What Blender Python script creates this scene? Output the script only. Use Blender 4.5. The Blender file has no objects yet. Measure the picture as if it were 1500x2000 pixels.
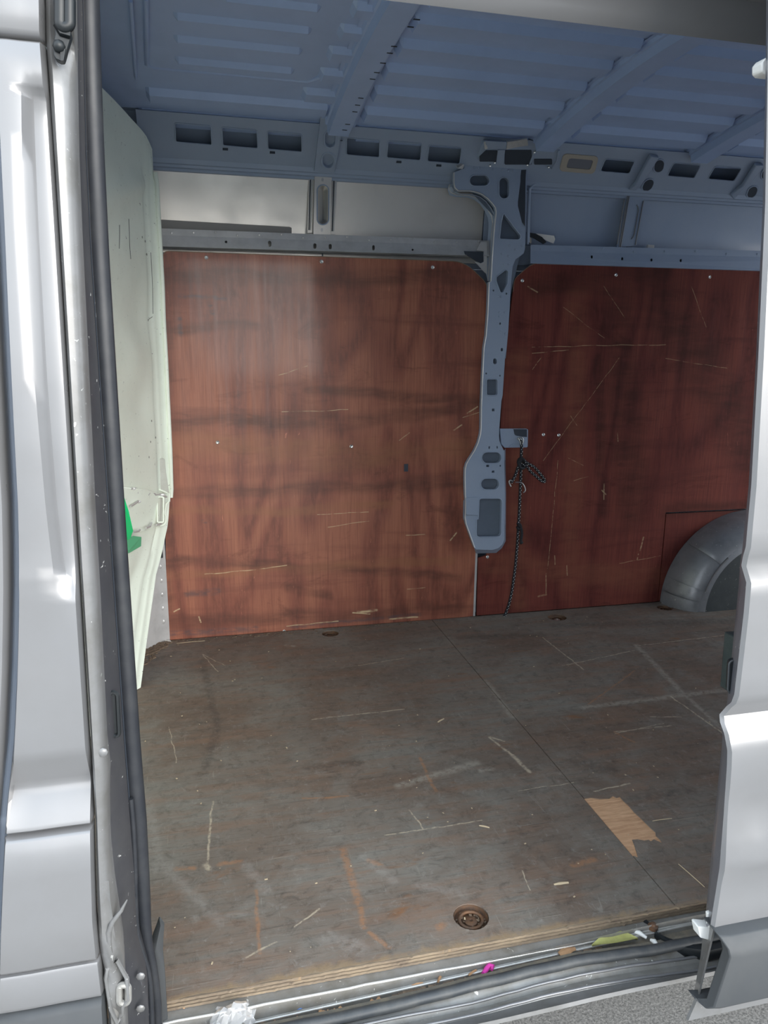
import bpy, bmesh, math, random
from mathutils import Vector as V, Matrix
from mathutils.geometry import tessellate_polygon
random.seed(7)
C = bpy.context.scene.collection

# ---------------------------------------------------------------- camera
F = 1470.0; CX, CY = 750.0, 1000.0; CH = 1.12          # focal length in pixels, image centre, height over the cargo floor
def _dir(x, y): return V((x-CX, y-CY, F)).normalized()
_vy = _dir(385, 672); _vx = _dir(6900, 735); _vx = (_vx-_vy*_vx.dot(_vy)).normalized(); _vz = -_vx.cross(_vy)
if _vz.y > 0: _vz = -_vz
RM = Matrix((_vx, _vy, _vz))                            # camera axes -> world axes (x along the van, y across it, z up)
CAM = V((0, 0, CH))
cd = bpy.data.cameras.new('camera'); co = bpy.data.objects.new('camera', cd); C.objects.link(co)
cd.sensor_fit = 'VERTICAL'; cd.sensor_height = 32.0; cd.lens = 32.0*F/2000.0; cd.clip_start = 0.05
m3 = Matrix((RM.col[0], -RM.col[1], -RM.col[2])).transposed()
co.matrix_world = Matrix.Translation(CAM) @ m3.to_4x4()
bpy.context.scene.camera = co
# ---------------------------------------------------------------- sky and exposure
vs = bpy.context.scene.view_settings
vs.view_transform = 'Standard'; vs.look = 'None'; vs.gamma = 1.0; vs.use_curve_mapping = False
vs.exposure = 1.5
w = bpy.data.worlds.new('sky'); bpy.context.scene.world = w; w.use_nodes = True
wt = w.node_tree; wt.nodes.clear()
def wn(t, **k):
    n = wt.nodes.new(t)
    for a, b in k.items(): setattr(n, a, b)
    return n
tc = wn('ShaderNodeTexCoord'); sx = wn('ShaderNodeSeparateXYZ'); rp = wn('ShaderNodeValToRGB'); bg = wn('ShaderNodeBackground'); wo = wn('ShaderNodeOutputWorld')
wt.links.new(tc.outputs['Generated'], sx.inputs[0]); wt.links.new(sx.outputs['Z'], rp.inputs[0])
rp.color_ramp.elements[0].position = 0.0; rp.color_ramp.elements[0].color = (0.90, 0.95, 1.0, 1)
rp.color_ramp.elements[1].position = 1.0; rp.color_ramp.elements[1].color = (0.72, 0.85, 1.0, 1)
wt.links.new(rp.outputs[0], bg.inputs[0]); bg.inputs[1].default_value = 1.0
wt.links.new(bg.outputs[0], wo.inputs[0])
# hazy sun low behind the camera's right shoulder, spread wide by thin cloud
sl = bpy.data.lights.new('sun', 'SUN'); sl.energy = 1.9; sl.angle = math.radians(50); sl.color = (1.0, .96, .90)
so = bpy.data.objects.new('sun', sl); C.objects.link(so); so.location = (3, -4, 3)
so.rotation_euler = V((-.46, 1.0, -.13)).to_track_quat('-Z', 'Y').to_euler()

# ---------------------------------------------------------------- pixel -> point on a real plane
def ray(px, py): return RM @ _dir(px, py)
def onZ(px, py, z=0.0): r = ray(px, py); return CAM + r*((z-CH)/r.z)
def onY(px, py, y): r = ray(px, py); return CAM + r*(y/r.y)
def onP(px, py, p0, n): r = ray(px, py); return CAM + r*((p0-CAM).dot(n)/r.dot(n))
YB = 2.857                                              # face of the plywood lining on the far wall
RP0 = V((0, 2.86, 1.74)); RN = V((0, 0.11, 0.12)).normalized()
def onR(px, py, off=0.0): return onP(px, py, RP0+RN*off, RN)   # plane of the tilted cant rail
def zroof(y): return 1.93-0.12*(y-1.97)**2

# ---------------------------------------------------------------- mesh helpers
class MB:
    def __init__(s): s.bm = bmesh.new()
    def v(s, p): return s.bm.verts.new(p)
    def f(s, vs):
        try: return s.bm.faces.new(vs)
        except ValueError: return None
    def quad(s, *p): return s.f([s.v(q) for q in p])
    def box(s, lo, hi, mat=None):
        x0, y0, z0 = lo; x1, y1, z1 = hi
        P = [V((x, y, z)) for z in (z0, z1) for y in (y0, y1) for x in (x0, x1)]
        if mat: P = [mat @ p for p in P]
        q = [s.v(p) for p in P]
        for i in ((0,1,3,2),(4,6,7,5),(0,4,5,1),(2,3,7,6),(0,2,6,4),(1,5,7,3)): s.f([q[k] for k in i])
        return s
    def loft(s, rows, closed=False):
        g = [[s.v(p) for p in r] for r in rows]
        for a, b in zip(g, g[1:]):
            n = len(a)
            for i in range(n if closed else n-1):
                j = (i+1) % n; s.f([a[i], a[j], b[j], b[i]])
        return g
    def slab(s, rows, d):                              # a grid given a thickness
        d = V(d); g1 = s.loft(rows); g2 = s.loft([[V(p)+d for p in r] for r in rows])
        R_ = len(g1)-1; n = len(g1[0])
        for i in range(n-1): s.f([g1[0][i], g1[0][i+1], g2[0][i+1], g2[0][i]]); s.f([g1[R_][i], g1[R_][i+1], g2[R_][i+1], g2[R_][i]])
        for k in range(R_): s.f([g1[k][0], g1[k+1][0], g2[k+1][0], g2[k][0]]); s.f([g1[k][-1], g1[k+1][-1], g2[k+1][-1], g2[k][-1]])
        return s
    def plate(s, outline, d, holes=()):
        d = V(d); loops = [[V(p) for p in outline]]+[[V(p) for p in h] for h in holes]
        tr = tessellate_polygon(loops)
        fl = [p for l in loops for p in l]
        a = [s.v(p) for p in fl]; b = [s.v(p+d) for p in fl]
        for t in tr: s.f([a[i] for i in t]); s.f([b[i] for i in reversed(t)])
        k = 0
        for l in loops:
            n = len(l)
            for i in range(n):
                j = (i+1) % n; s.f([a[k+i], a[k+j], b[k+j], b[k+i]])
            k += n
        return s
    def tube(s, path, r, sides=8, closed=False, cap=True):
        P = [V(p) for p in path]; n = len(P); rings = []
        up = None
        for i, p in enumerate(P):
            if closed: t = (P[(i+1) % n]-P[i-1]).normalized()
            else: t = (P[min(i+1, n-1)]-P[max(i-1, 0)]).normalized()
            if up is None:
                up = V((0, 0, 1)) if abs(t.z) < .9 else V((0, 1, 0))
            u = (up-t*up.dot(t)).normalized(); up = u; w_ = t.cross(u)
            rr = r[i] if isinstance(r, (list, tuple)) else r
            rings.append([p+(u*math.cos(a)+w_*math.sin(a))*rr for a in [2*math.pi*k/sides for k in range(sides)]])
        if closed: rings.append(rings[0])
        g = s.loft(rings, True)
        if cap and not closed: s.f(g[0]); s.f(g[-1])
        return s
    def lathe(s, c, prof, ax=V((0, 0, 1)), n=20):      # prof: (radius, height along ax)
        c = V(c); ax = V(ax).normalized(); u = ax.orthogonal().normalized(); w_ = ax.cross(u)
        rows = [[c+ax*h+(u*math.cos(a)+w_*math.sin(a))*max(r, 1e-5) for a in [2*math.pi*k/n for k in range(n)]] for r, h in prof]
        s.loft(rows, True); return s
    def blob(s, c, r, sx=1, sy=1, sz=1, n=8):
        c = V(c); rows = []
        for i in range(n//2+1):
            t = math.pi*i/(n//2)
            rows.append([c+V((sx*r*math.sin(t)*math.cos(a), sy*r*math.sin(t)*math.sin(a), sz*r*math.cos(t))) for a in [2*math.pi*k/n for k in range(n)]])
        s.loft(rows, True); return s
def mk(name, mb, mat, parent=None, smooth=35, bevel=0, label=None, kind=None):
    bm = mb.bm
    bmesh.ops.remove_doubles(bm, verts=bm.verts, dist=1e-6)
    bmesh.ops.recalc_face_normals(bm, faces=bm.faces)
    me = bpy.data.meshes.new(name)
    if parent is None:
        xs = [v.co for v in bm.verts]
        lo = [min(c[i] for c in xs) for i in range(3)]; hi = [max(c[i] for c in xs) for i in range(3)]
        base = V(((lo[0]+hi[0])/2, (lo[1]+hi[1])/2, lo[2]))
    else:
        base = V((0, 0, 0)); q = parent
        while q: base = base+q.location; q = q.parent
    bmesh.ops.translate(bm, verts=bm.verts, vec=-base)
    bm.to_mesh(me); bm.free()
    if smooth:
        me.polygons.foreach_set('use_smooth', [True]*len(me.polygons)); me.set_sharp_from_angle(angle=math.radians(smooth))
    me.materials.append(mat)
    o = bpy.data.objects.new(name, me); C.objects.link(o)
    if parent: o.parent = parent
    else: o.location = base
    if bevel:
        b = o.modifiers.new('edge', 'BEVEL'); b.width = bevel; b.segments = 2; b.limit_method = 'ANGLE'; b.angle_limit = math.radians(40)
    if label: o['label'] = label
    if kind: o['kind'] = kind
    return o
def tag(o, label, cat, group=None, kind=None):
    o['label'] = label; o['category'] = cat
    if group: o['group'] = group
    if kind: o['kind'] = kind
    return o
def struct(o, label=None):
    o['kind'] = 'structure'
    if label: o['label'] = label
    return o
def thing(name, loc, label, cat, group=None):
    o = bpy.data.objects.new(name, None); C.objects.link(o); o.location = loc; o.empty_display_size = .05
    return tag(o, label, cat, group)
def oval(x0, y0, x1, y1, n=6, r=None, sk=0.0):          # rounded rectangle in pixels; sk shifts the lower side sideways
    w_, h = x1-x0, y1-y0; r = min(w_, h)/2 if r is None else r; out = []
    for cx, cy, a0 in ((x1-r, y0+r, -90), (x1-r, y1-r, 0), (x0+r, y1-r, 90), (x0+r, y0+r, 180)):
        for k in range(n+1):
            a = math.radians(a0+90*k/n); out.append((cx+r*math.cos(a)+sk*((cy+r*math.sin(a)-y0)/h), cy+r*math.sin(a)))
    return out
def interp(tab, t):
    if t <= tab[0][0]: a, b = tab[0], tab[1]
    elif t >= tab[-1][0]: a, b = tab[-2], tab[-1]
    else:
        for a, b in zip(tab, tab[1:]):
            if a[0] <= t <= b[0]: break
    return a[1]+(b[1]-a[1])*(t-a[0])/(b[0]-a[0])
def round_corners(pts, idx_r, n=5):                    # pts px list, idx_r {index: radius px}
    out = []
    for i, p in enumerate(pts):
        r = idx_r.get(i)
        if not r: out.append(p); continue
        p = V((*p, 0)); a = V((*pts[i-1], 0)); b = V((*pts[(i+1) % len(pts)], 0))
        p1 = p+(a-p).normalized()*r; p2 = p+(b-p).normalized()*r
        for k in range(n+1):
            t = k/n; q = p1*(1-t)**2+p*2*t*(1-t)+p2*t*t; out.append((q.x, q.y))
    return out

# ---------------------------------------------------------------- materials
class NT:
    def __init__(s, name):
        s.m = bpy.data.materials.new(name); s.m.use_nodes = True; s.t = s.m.node_tree; s.t.nodes.clear()
        s.b = s.t.nodes.new('ShaderNodeBsdfPrincipled'); o = s.t.nodes.new('ShaderNodeOutputMaterial'); s.t.links.new(s.b.outputs[0], o.inputs[0])
        s.g = s.t.nodes.new('ShaderNodeNewGeometry'); s.pos = s.g.outputs['Position']
    def set(s, i, v):
        if hasattr(v, 'is_output'): s.t.links.new(v, i)
        elif isinstance(v, (tuple, list, V)) and len(v) == 3 and i.type == 'RGBA': i.default_value = (*v, 1)
        else: i.default_value = v
    def n(s, t, out=0, props=None, **k):
        nd = s.t.nodes.new(t)
        for a, b in (props or {}).items(): setattr(nd, a, b)
        for a, b in k.items(): s.set(nd.inputs[int(a[1:])] if a[0] == '_' and a[1:].isdigit() else nd.inputs[a], b)
        return nd.outputs[out]
    def scaled(s, sc): return s.n('ShaderNodeVectorMath', props={'operation': 'MULTIPLY'}, _0=s.pos, _1=V(sc))
    def noise(s, sc, detail=4, rough=.6, dist=0.0, off=0.0):
        sc = (sc,)*3 if isinstance(sc, (int, float)) else sc
        p = s.scaled(sc)
        if off: p = s.n('ShaderNodeVectorMath', props={'operation': 'ADD'}, _0=p, _1=V((off, off, off)))
        return s.n('ShaderNodeTexNoise', Vector=p, Scale=1.0, Detail=detail, Roughness=rough, Distortion=dist)
    def mr(s, v, a, b, c=0.0, d=1.0): return s.n('ShaderNodeMapRange', props={'clamp': True}, _0=v, _1=a, _2=b, _3=c, _4=d)
    def ma(s, op, a, b=0.0): return s.n('ShaderNodeMath', props={'operation': op}, _0=a, _1=b)
    def mix(s, f, a, b): return s.n('ShaderNodeMix', out=2, props={'data_type': 'RGBA'}, _0=f, _6=a, _7=b)
    def done(s, color, rough=.5, metal=0.0, coat=0.0, bump=None, bs=.3, bd=.002, spec=None, **k):
        b = s.b.inputs
        s.set(b['Base Color'], color); s.set(b['Roughness'], rough); s.set(b['Metallic'], metal); b['Coat Weight'].default_value = coat; b['Coat Roughness'].default_value = .08
        if spec is not None: b['Specular IOR Level'].default_value = spec
        for a, v in k.items(): s.set(b[a.replace('_', ' ')], v)
        if bump is not None:
            s.set(b['Normal'], s.n('ShaderNodeBump', Strength=bs, Distance=bd, Height=bump))
        return s.m
def seg_group():
    g = bpy.data.node_groups.new('mark_segment', 'ShaderNodeTree')
    for nm, ty in (('P', 'NodeSocketVector'), ('A', 'NodeSocketVector'), ('B', 'NodeSocketVector'), ('W', 'NodeSocketFloat'), ('Q', 'NodeSocketFloat')): g.interface.new_socket(nm, in_out='INPUT', socket_type=ty)
    g.interface.new_socket('M', in_out='OUTPUT', socket_type='NodeSocketFloat')
    gi = g.nodes.new('NodeGroupInput'); go = g.nodes.new('NodeGroupOutput'); L = g.links.new
    def vm(op, a, b=None, out=0):
        n = g.nodes.new('ShaderNodeVectorMath'); n.operation = op; L(a, n.inputs[0])
        if b is not None: L(b, n.inputs[1])
        return n.outputs[out]
    e0 = g.nodes.new('ShaderNodeMath'); e0.operation = 'MULTIPLY'; e0.inputs[1].default_value = 1e-9; L(gi.outputs['Q'], e0.inputs[0])   # makes each mark wait for the one before
    cb = g.nodes.new('ShaderNodeCombineXYZ'); L(e0.outputs[0], cb.inputs[2]); P1 = vm('ADD', gi.outputs['P'], cb.outputs[0])
    pa = vm('SUBTRACT', P1, gi.outputs['A']); ba = vm('SUBTRACT', gi.outputs['B'], gi.outputs['A'])
    d1 = vm('DOT_PRODUCT', pa, ba, 1); d2 = vm('DOT_PRODUCT', ba, ba, 1)
    dv = g.nodes.new('ShaderNodeMath'); dv.operation = 'DIVIDE'; dv.use_clamp = True; L(d1, dv.inputs[0]); L(d2, dv.inputs[1])
    sc = g.nodes.new('ShaderNodeVectorMath'); sc.operation = 'SCALE'; L(ba, sc.inputs[0]); L(dv.outputs[0], sc.inputs['Scale'])
    df = vm('SUBTRACT', pa, sc.outputs[0]); ln = vm('LENGTH', df, None, 1)
    q = g.nodes.new('ShaderNodeMath'); q.operation = 'DIVIDE'; L(ln, q.inputs[0]); L(gi.outputs['W'], q.inputs[1])
    mr = g.nodes.new('ShaderNodeMapRange'); mr.interpolation_type = 'SMOOTHSTEP'; L(q.outputs[0], mr.inputs[0])
    mr.inputs[1].default_value = .15; mr.inputs[2].default_value = 1.0; mr.inputs[3].default_value = 1.0; mr.inputs[4].default_value = 0.0
    mx = g.nodes.new('ShaderNodeMath'); mx.operation = 'MAXIMUM'; L(mr.outputs[0], mx.inputs[0]); L(gi.outputs['Q'], mx.inputs[1])
    L(mx.outputs[0], go.inputs[0]); return g
SEG = seg_group()
def marks(s, P, segs):
    m = None
    for a, b, w_ in segs:
        n = s.t.nodes.new('ShaderNodeGroup'); n.node_tree = SEG; s.t.links.new(P, n.inputs[0])
        n.inputs[1].default_value = a; n.inputs[2].default_value = b; n.inputs[3].default_value = w_
        if m is not None: s.t.links.new(m, n.inputs[4])
        m = n.outputs[0]
    return m
def flat2(s, kind, wob=.004, freq=30):
    sep = s.n('ShaderNodeSeparateXYZ', _0=s.pos); nd = s.t.nodes[-1]
    x, y, z = nd.outputs
    p = s.n('ShaderNodeCombineXYZ', _0=x, _1=y if kind == 'floor' else z, _2=0.0)
    nz = s.t.nodes.new('ShaderNodeTexNoise'); s.t.links.new(p, nz.inputs['Vector']); nz.inputs['Scale'].default_value = freq
    d = s.n('ShaderNodeVectorMath', props={'operation': 'SUBTRACT'}, _0=nz.outputs['Color'], _1=V((.5, .5, .5)))
    d = s.n('ShaderNodeVectorMath', props={'operation': 'MULTIPLY'}, _0=d, _1=V((wob*2, wob*2, 0)))
    return s.n('ShaderNodeVectorMath', props={'operation': 'ADD'}, _0=p, _1=d)
def paint(name, col, rough=.35, metal=0.0, coat=0.3, dirt=None, amt=.3, sc=6.0, chips=None):
    s = NT(name); c = col
    if dirt: c = s.mix(s.ma('MULTIPLY', s.mr(s.noise(sc, 6, .65), .42, .72), amt), c, dirt)
    if chips: c = s.mix(s.mr(s.noise(95, 3, .5, 1.2), .70, .73), c, chips)
    r = s.mr(s.noise(9, 4), .3, .7, rough*.85, rough*1.2)
    return s.done(c, r, metal, coat)

SILVER = paint('silver_paint', (.24, .24, .245), .32, .35, .4, (.19, .18, .17), .25, 5)
SILVERD = paint('dented_silver_paint', (.22, .22, .22), .38, .35, .3, (.13, .125, .11), .7, 14, (.5, .5, .48))
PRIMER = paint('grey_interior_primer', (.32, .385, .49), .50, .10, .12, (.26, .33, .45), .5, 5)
ROOFM = paint('roof_primer_haze_blue', (.40, .52, .76), .42, .1, .15, (.33, .43, .64), .5, 5)  # primer pushed lighter and bluer on the roof, haze put into the colour
UPPER = paint('grey_satin_skin_lit', (.74, .71, .66), .42, .7, .1, (.62, .59, .54), .5, 4)  # lit copy of the skin paint for the left bays, door light in the colour
RAILM = paint('silver_grey_rail', (.56, .555, .55), .36, .25, .2, (.3, .3, .3), .5, 12)
MINT = paint('pale_green_primer', (.84, .91, .80), .42, 0, .15, (.70, .77, .66), .5, 5, (.25, .26, .24))
RUBBER = paint('black_rubber', (.016, .018, .023), .5, 0, 0, (.035, .037, .04), .7, 25)
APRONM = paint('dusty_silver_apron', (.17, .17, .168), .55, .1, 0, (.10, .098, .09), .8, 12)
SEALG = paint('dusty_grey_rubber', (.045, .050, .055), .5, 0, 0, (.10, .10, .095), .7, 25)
FOAM = paint('grey_foam', (.30, .29, .275), .8)
BLACKP = paint('black_plastic', (.010, .013, .015), .45, 0, 0, (.022, .024, .025), .5, 30)
TRIMP = paint('dark_grey_trim_plastic', (.048, .052, .056), .6, 0, 0, (.065, .067, .066), .5, 10)
DARKGAP = paint('cavity_shade', (.035, .045, .062), .7, 0, 0)  # dark colour stands in for the shade inside openings, gaps and folds
GREEN = paint('green_tape', (.01, .62, .20), .4, 0, .1)
ZINC = paint('bright_zinc', (.62, .62, .60), .3, .9, 0)
WHITEP = paint('white_plastic', (.80, .80, .77), .4, 0, .1)
PAPER = paint('white_paper', (.72, .70, .66), .8, 0, 0)
LAMPF = paint('beige_lamp_frame', (.40, .36, .30), .5, 0, 0)
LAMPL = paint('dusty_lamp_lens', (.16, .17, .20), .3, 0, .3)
CORD = paint('black_cord', (.012, .013, .018), .7, 0, 0)
FLECK = paint('white_thread', (.75, .75, .75), .7, 0, 0)
CHIP = paint('raw_wood_chip', (.50, .29, .15), .8, 0, 0, (.34, .18, .09), .7, 60)
PALEWOOD = paint('pale_straw_wood', (.52, .42, .28), .8, 0, 0)
LEAF = paint('dry_yellow_green_leaf', (.46, .46, .16), .6, 0, 0, (.30, .26, .10), .6, 60)
PINK = paint('pink_plastic', (.75, .06, .42), .4, 0, .1)
RUST = paint('rusty_steel', (.13, .085, .06), .6, .4, 0, (.26, .12, .05), .7, 60)
STEPM = paint('worn_sill_steel', (.30, .295, .28), .45, .25, .1, (.17, .155, .125), .8, 18, (.75, .74, .70))
GUTM = paint('dirty_gutter', (.16, .145, .12), .8, 0, 0, (.28, .23, .16), .8, 60)
DIRT = paint('dirt_crumbs', (.14, .10, .07), .9, 0, 0, (.30, .22, .15), .9, 120)
def mat_film():
    s = NT('clear_plastic_film'); return s.done((.9, .9, .9), .15, 0, 0, Transmission_Weight=.7, IOR=1.3)
FILM = mat_film()
def mat_asphalt():
    s = NT('asphalt'); a = s.noise(140, 3, .7); b = s.noise(1.5, 4)
    c = s.mix(s.mr(a, .35, .68), (.13, .129, .124), (.44, .43, .41)); c = s.mix(s.mr(b, .4, .7, 0, .4), c, (.26, .255, .24))
    return s.done(c, .85, bump=a, bs=.6, bd=.004)
ASPHALT = mat_asphalt()
def P2(kind, px, py):
    p = onZ(px, py) if kind == 'floor' else onY(px, py, YB)
    return (p.x, p.y if kind == 'floor' else p.z, 0)
def S2(kind, L): return [(P2(kind, a, b), P2(kind, c, d), w_) for a, b, c, d, w_ in L]
def mat_floor():
    s = NT('worn_plywood_floor'); P = flat2(s, 'floor', .006, 25)
    grain = s.noise((9, 160, 1), 5, .7, .4); streak = s.noise((2.2, 26, 1), 5, .65, .6, 3)
    big = s.noise(2.6, 5, .6, .5, 9); med = s.noise(9, 6, .7, .8, 4); fine = s.noise(70, 4, .7)
    c = s.mix(s.mr(big, .38, .62), (.165, .126, .099), (.220, .205, .178))
    c = s.mix(s.mr(streak, .46, .70, 0, .75), c, (.235, .155, .110))
    c = s.mix(s.mr(med, .50, .74, 0, .65), c, (.24, .228, .20))
    c = s.mix(s.mr(grain, .55, .75, 0, .6), c, (.055, .043, .036))
    c = s.mix(s.mr(s.noise((16, 60, 1), 5, .75, 1.5, 2), .62, .78, 0, .55), c, (.30, .28, .25))
    c = s.mix(s.mr(fine, .64, .74, 0, .4), c, (.32, .30, .27))
    c = s.mix(s.mr(s.noise((30, 6, 1), 5, .7, 2.5, 13), .655, .70, 0, .4), c, (.33, .31, .27))
    c = s.mix(s.mr(s.noise((4, 14, 1), 4, .6, .5, 21), .66, .74, 0, .7), c, (.25, .105, .035))
    c = s.mix(s.mr(s.noise((28, 34, 1), 6, .8, .6, 41), .50, .70, 0, .55), c, (.052, .045, .040))
    c = s.mix(s.mr(s.noise((46, 40, 1), 6, .8, .5, 57), .56, .74, 0, .65), c, (.33, .315, .285))
    c = s.mix(s.mr(s.noise((3.2, 9, 1), 5, .7, .5, 63), .54, .68, 0, .5), c, (.25, .150, .100))
    c = s.mix(s.mr(s.noise((5, 300, 1), 3, .6, .2, 71), .66, .70, 0, .45), c, (.40, .36, .30))
    c = s.mix(s.mr(s.noise((260, 7, 1), 3, .6, .2, 77), .68, .72, 0, .35), c, (.38, .35, .30))
    brk = s.mr(s.noise(60, 3, .7, 0, 5), .34, .55)
    def lay(c, col, segs, op=1.0, br=True):
        m = marks(s, P, S2('floor', segs)); m = s.ma('MULTIPLY', m, brk) if br else m
        return s.mix(s.ma('MULTIPLY', m, op), c, col)
    # dust bands left by battens, dark wet-looking stains, pale and orange scratches
    c = lay(c, (.34, .31, .26), [(1140, 1382, 1420, 1347, .020), (1242, 1260, 1330, 1350, .018), (1330, 1350, 1412, 1425, .013), (950, 1330, 1000, 1400, .015), (940, 1505, 960, 1502, .014), (780, 1535, 930, 1490, .02), (560, 1260, 575, 1262, .014)], .75)
    c = lay(c, (.045, .042, .040), [(395, 1290, 425, 1420, .020), (425, 1420, 400, 1500, .02), (300, 1290, 330, 1280, .02), (1085, 1222, 1430, 1213, .05), (900, 1245, 1060, 1240, .03), (1130, 1490, 1180, 1500, .05), (1240, 1560, 1350, 1545, .03), (600, 1500, 700, 1490, .025)], .36)
    c = lay(c, (.55, .47, .35), [(610, 1405, 790, 1385, .0035), (750, 1632, 880, 1612, .003), (880, 1612, 940, 1602, .003), (415, 1565, 405, 1690, .004), (403, 1690, 408, 1696, .010), (800, 1582, 826, 1618, .003), (955, 1440, 1000, 1475, .006), (1000, 1475, 1035, 1508, .009), (958, 1440, 985, 1447, .006), (395, 1278, 440, 1300, .0025), (395, 1278, 425, 1312, .0025), (1060, 1245, 1140, 1308, .004), (1160, 1545, 1230, 1530, .004), (1100, 1300, 1240, 1270, .0035), (1240, 1262, 1420, 1240, .003), (1200, 1430, 1310, 1417, .003), (1200, 1433, 1296, 1413, .002), (480, 1868, 540, 1840, .003), (575, 1810, 625, 1775, .003), (1010, 1545, 1120, 1528, .002), (1270, 1400, 1330, 1400, .003), (700, 1300, 790, 1285, .003), (1020, 1700, 1035, 1740, .002), (1310, 1360, 1412, 1432, .0045), (330, 1420, 345, 1490, .002)], .8)
    c = lay(c, (.42, .20, .09), [(670, 1660, 700, 1760, .014), (700, 1760, 712, 1810, .010), (345, 1697, 380, 1695, .010), (430, 1688, 470, 1682, .010), (860, 1812, 866, 1808, .014), (720, 1680, 745, 1690, .010), (500, 1740, 506, 1860, .006), (1200, 1430, 1240, 1450, .006), (820, 1480, 850, 1545, .007), (1120, 1690, 1160, 1680, .014), (720, 1822, 760, 1850, .008), (590, 1560, 680, 1555, .005), (1150, 1375, 1240, 1310, .005)], .5)
    c = lay(c, (.38, .36, .33), [(710, 1675, 770, 1720, .018), (820, 1730, 900, 1745, .02), (320, 1690, 430, 1800, .02), (290, 1560, 310, 1700, .02), (480, 1690, 520, 1740, .02), (640, 1830, 700, 1850, .03), (400, 1790, 480, 1785, .008)], .28)
    # splintered pale edge at the door
    sep = s.n('ShaderNodeSeparateXYZ', _0=P); y = s.t.nodes[-1].outputs[1]
    e = s.ma('ADD', y, s.mr(s.noise((9, 5, 1), 6, .8, 0, 2), .3, .7, -.018, .014))
    c = s.mix(s.mr(e, 1.154, 1.168, .6, 0), c, (.34, .235, .13))
    b = s.ma('ADD', s.ma('MULTIPLY', grain, .6), s.ma('MULTIPLY', med, .6))
    return s.done(c, s.mr(med, .3, .7, .48, .68), spec=.35, bump=b, bs=.35, bd=.002)
FLOORM = mat_floor()
def mat_lining(name, tone, segs, gloss=(.36, .52, .12, .4)):
    s = NT(name); P = flat2(s, 'wall', .007, 9); P0 = flat2(s, 'wall', .035, 5)
    # rotary-cut veneer: flame figure from a warped height field
    big = s.noise((2.0, 1, .55), 2, .45, .5, 3)
    fld = s.ma('ADD', s.ma('MULTIPLY', big, 62.0), s.ma('MULTIPLY', s.noise((12, 1, 4), 3, .6, 0, 1), 1.6))
    rings = s.ma('MULTIPLY', s.ma('ADD', s.ma('SINE', fld), 1.0), .5)
    fib = s.noise((170, 1, 5), 4, .7, .3); fib2 = s.noise((45, 1, 3), 4, .7, .3, 6); hor = s.noise((1.0, 1, 9), 5, .6, .5, 5)
    a, b, d = tone
    c = s.mix(s.mr(rings, .25, .9), a, b); c = s.mix(s.ma('MULTIPLY', s.mr(rings, .0, .30, .55, 0), s.mr(s.noise((60, 1, 14), 3, .7), .35, .6)), c, tuple(x*.7 for x in d))
    c = s.mix(s.mr(fib, .42, .70, 0, .6), c, d)
    c = s.mix(s.mr(fib2, .5, .72, 0, .5), c, b)
    c = s.mix(s.mr(hor, .52, .72, 0, .7), c, d)
    c = s.mix(s.mr(s.noise((3, 1, 9), 6, .7, 1.2, 31), .58, .72, 0, .45), c, tuple(x*.45 for x in d))
    c = s.mix(s.mr(s.noise((40, 1, 7), 5, .7, 2.8, 13), .675, .71, 0, .45), c, tuple(min(1, x*2.4) for x in b))
    brk = s.mr(s.noise((22, 1, 70), 4, .7, 0, 5), .36, .56)
    sb = s.mr(s.noise((5, 1, 22), 4, .6, .3, 15), .32, .62, .25, 1)
    for col, op, L in segs:
        soft = col not in (PALE, BLUE)
        m = marks(s, P0 if soft else P, S2('wall', [(a_, b_, c_, d_, w_*(1.5 if soft else 1)) for a_, b_, c_, d_, w_ in L]))
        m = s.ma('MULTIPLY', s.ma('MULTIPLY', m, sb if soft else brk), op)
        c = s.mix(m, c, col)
    return s.done(c, s.mr(fib2, .3, .7, gloss[0], gloss[1]), coat=gloss[2], spec=gloss[3], bump=fib, bs=.15, bd=.001)
PALE = (.62, .47, .28); STAIN = (.030, .016, .013); BLUE = (.06, .06, .07)
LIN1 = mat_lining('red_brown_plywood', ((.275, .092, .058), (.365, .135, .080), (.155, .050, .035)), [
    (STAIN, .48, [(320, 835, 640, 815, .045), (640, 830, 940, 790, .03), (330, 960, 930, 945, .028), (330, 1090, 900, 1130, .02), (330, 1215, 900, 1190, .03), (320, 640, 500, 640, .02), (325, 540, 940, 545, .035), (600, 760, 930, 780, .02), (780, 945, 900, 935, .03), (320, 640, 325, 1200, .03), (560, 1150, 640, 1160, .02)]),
    ((.30, .13, .06), .5, [(330, 870, 720, 880, .05), (330, 1000, 760, 990, .02), (330, 1125, 880, 1095, .02), (620, 900, 900, 880, .05)]),
    (BLUE, .55, [(350, 578, 440, 583, .012), (410, 592, 414, 612, .014), (365, 1160, 425, 1155, .020), (350, 622, 352, 650, .014), (330, 1238, 500, 1228, .02), (560, 1225, 820, 1200, .012), (395, 1019, 402, 1021, .010)]),
    (PALE, .9, [(913, 806, 933, 794, .004), (886, 840, 903, 830, .004), (905, 815, 936, 805, .002), (700, 1196, 735, 1192, .008), (690, 1197, 722, 1199, .004), (560, 1222, 660, 1214, .003), (760, 1210, 815, 1205, .005), (780, 860, 800, 845, .0025), (880, 1055, 892, 1040, .004), (792, 1046, 830, 1044, .0025), (620, 1005, 720, 1000, .002), (400, 1122, 560, 1105, .0025), (795, 1150, 830, 1147, .002), (640, 1030, 720, 1018, .002), (550, 805, 680, 800, .0018), (340, 1195, 350, 1190, .004), (388, 1205, 392, 1215, .004), (545, 733, 600, 715, .002)])])
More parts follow.
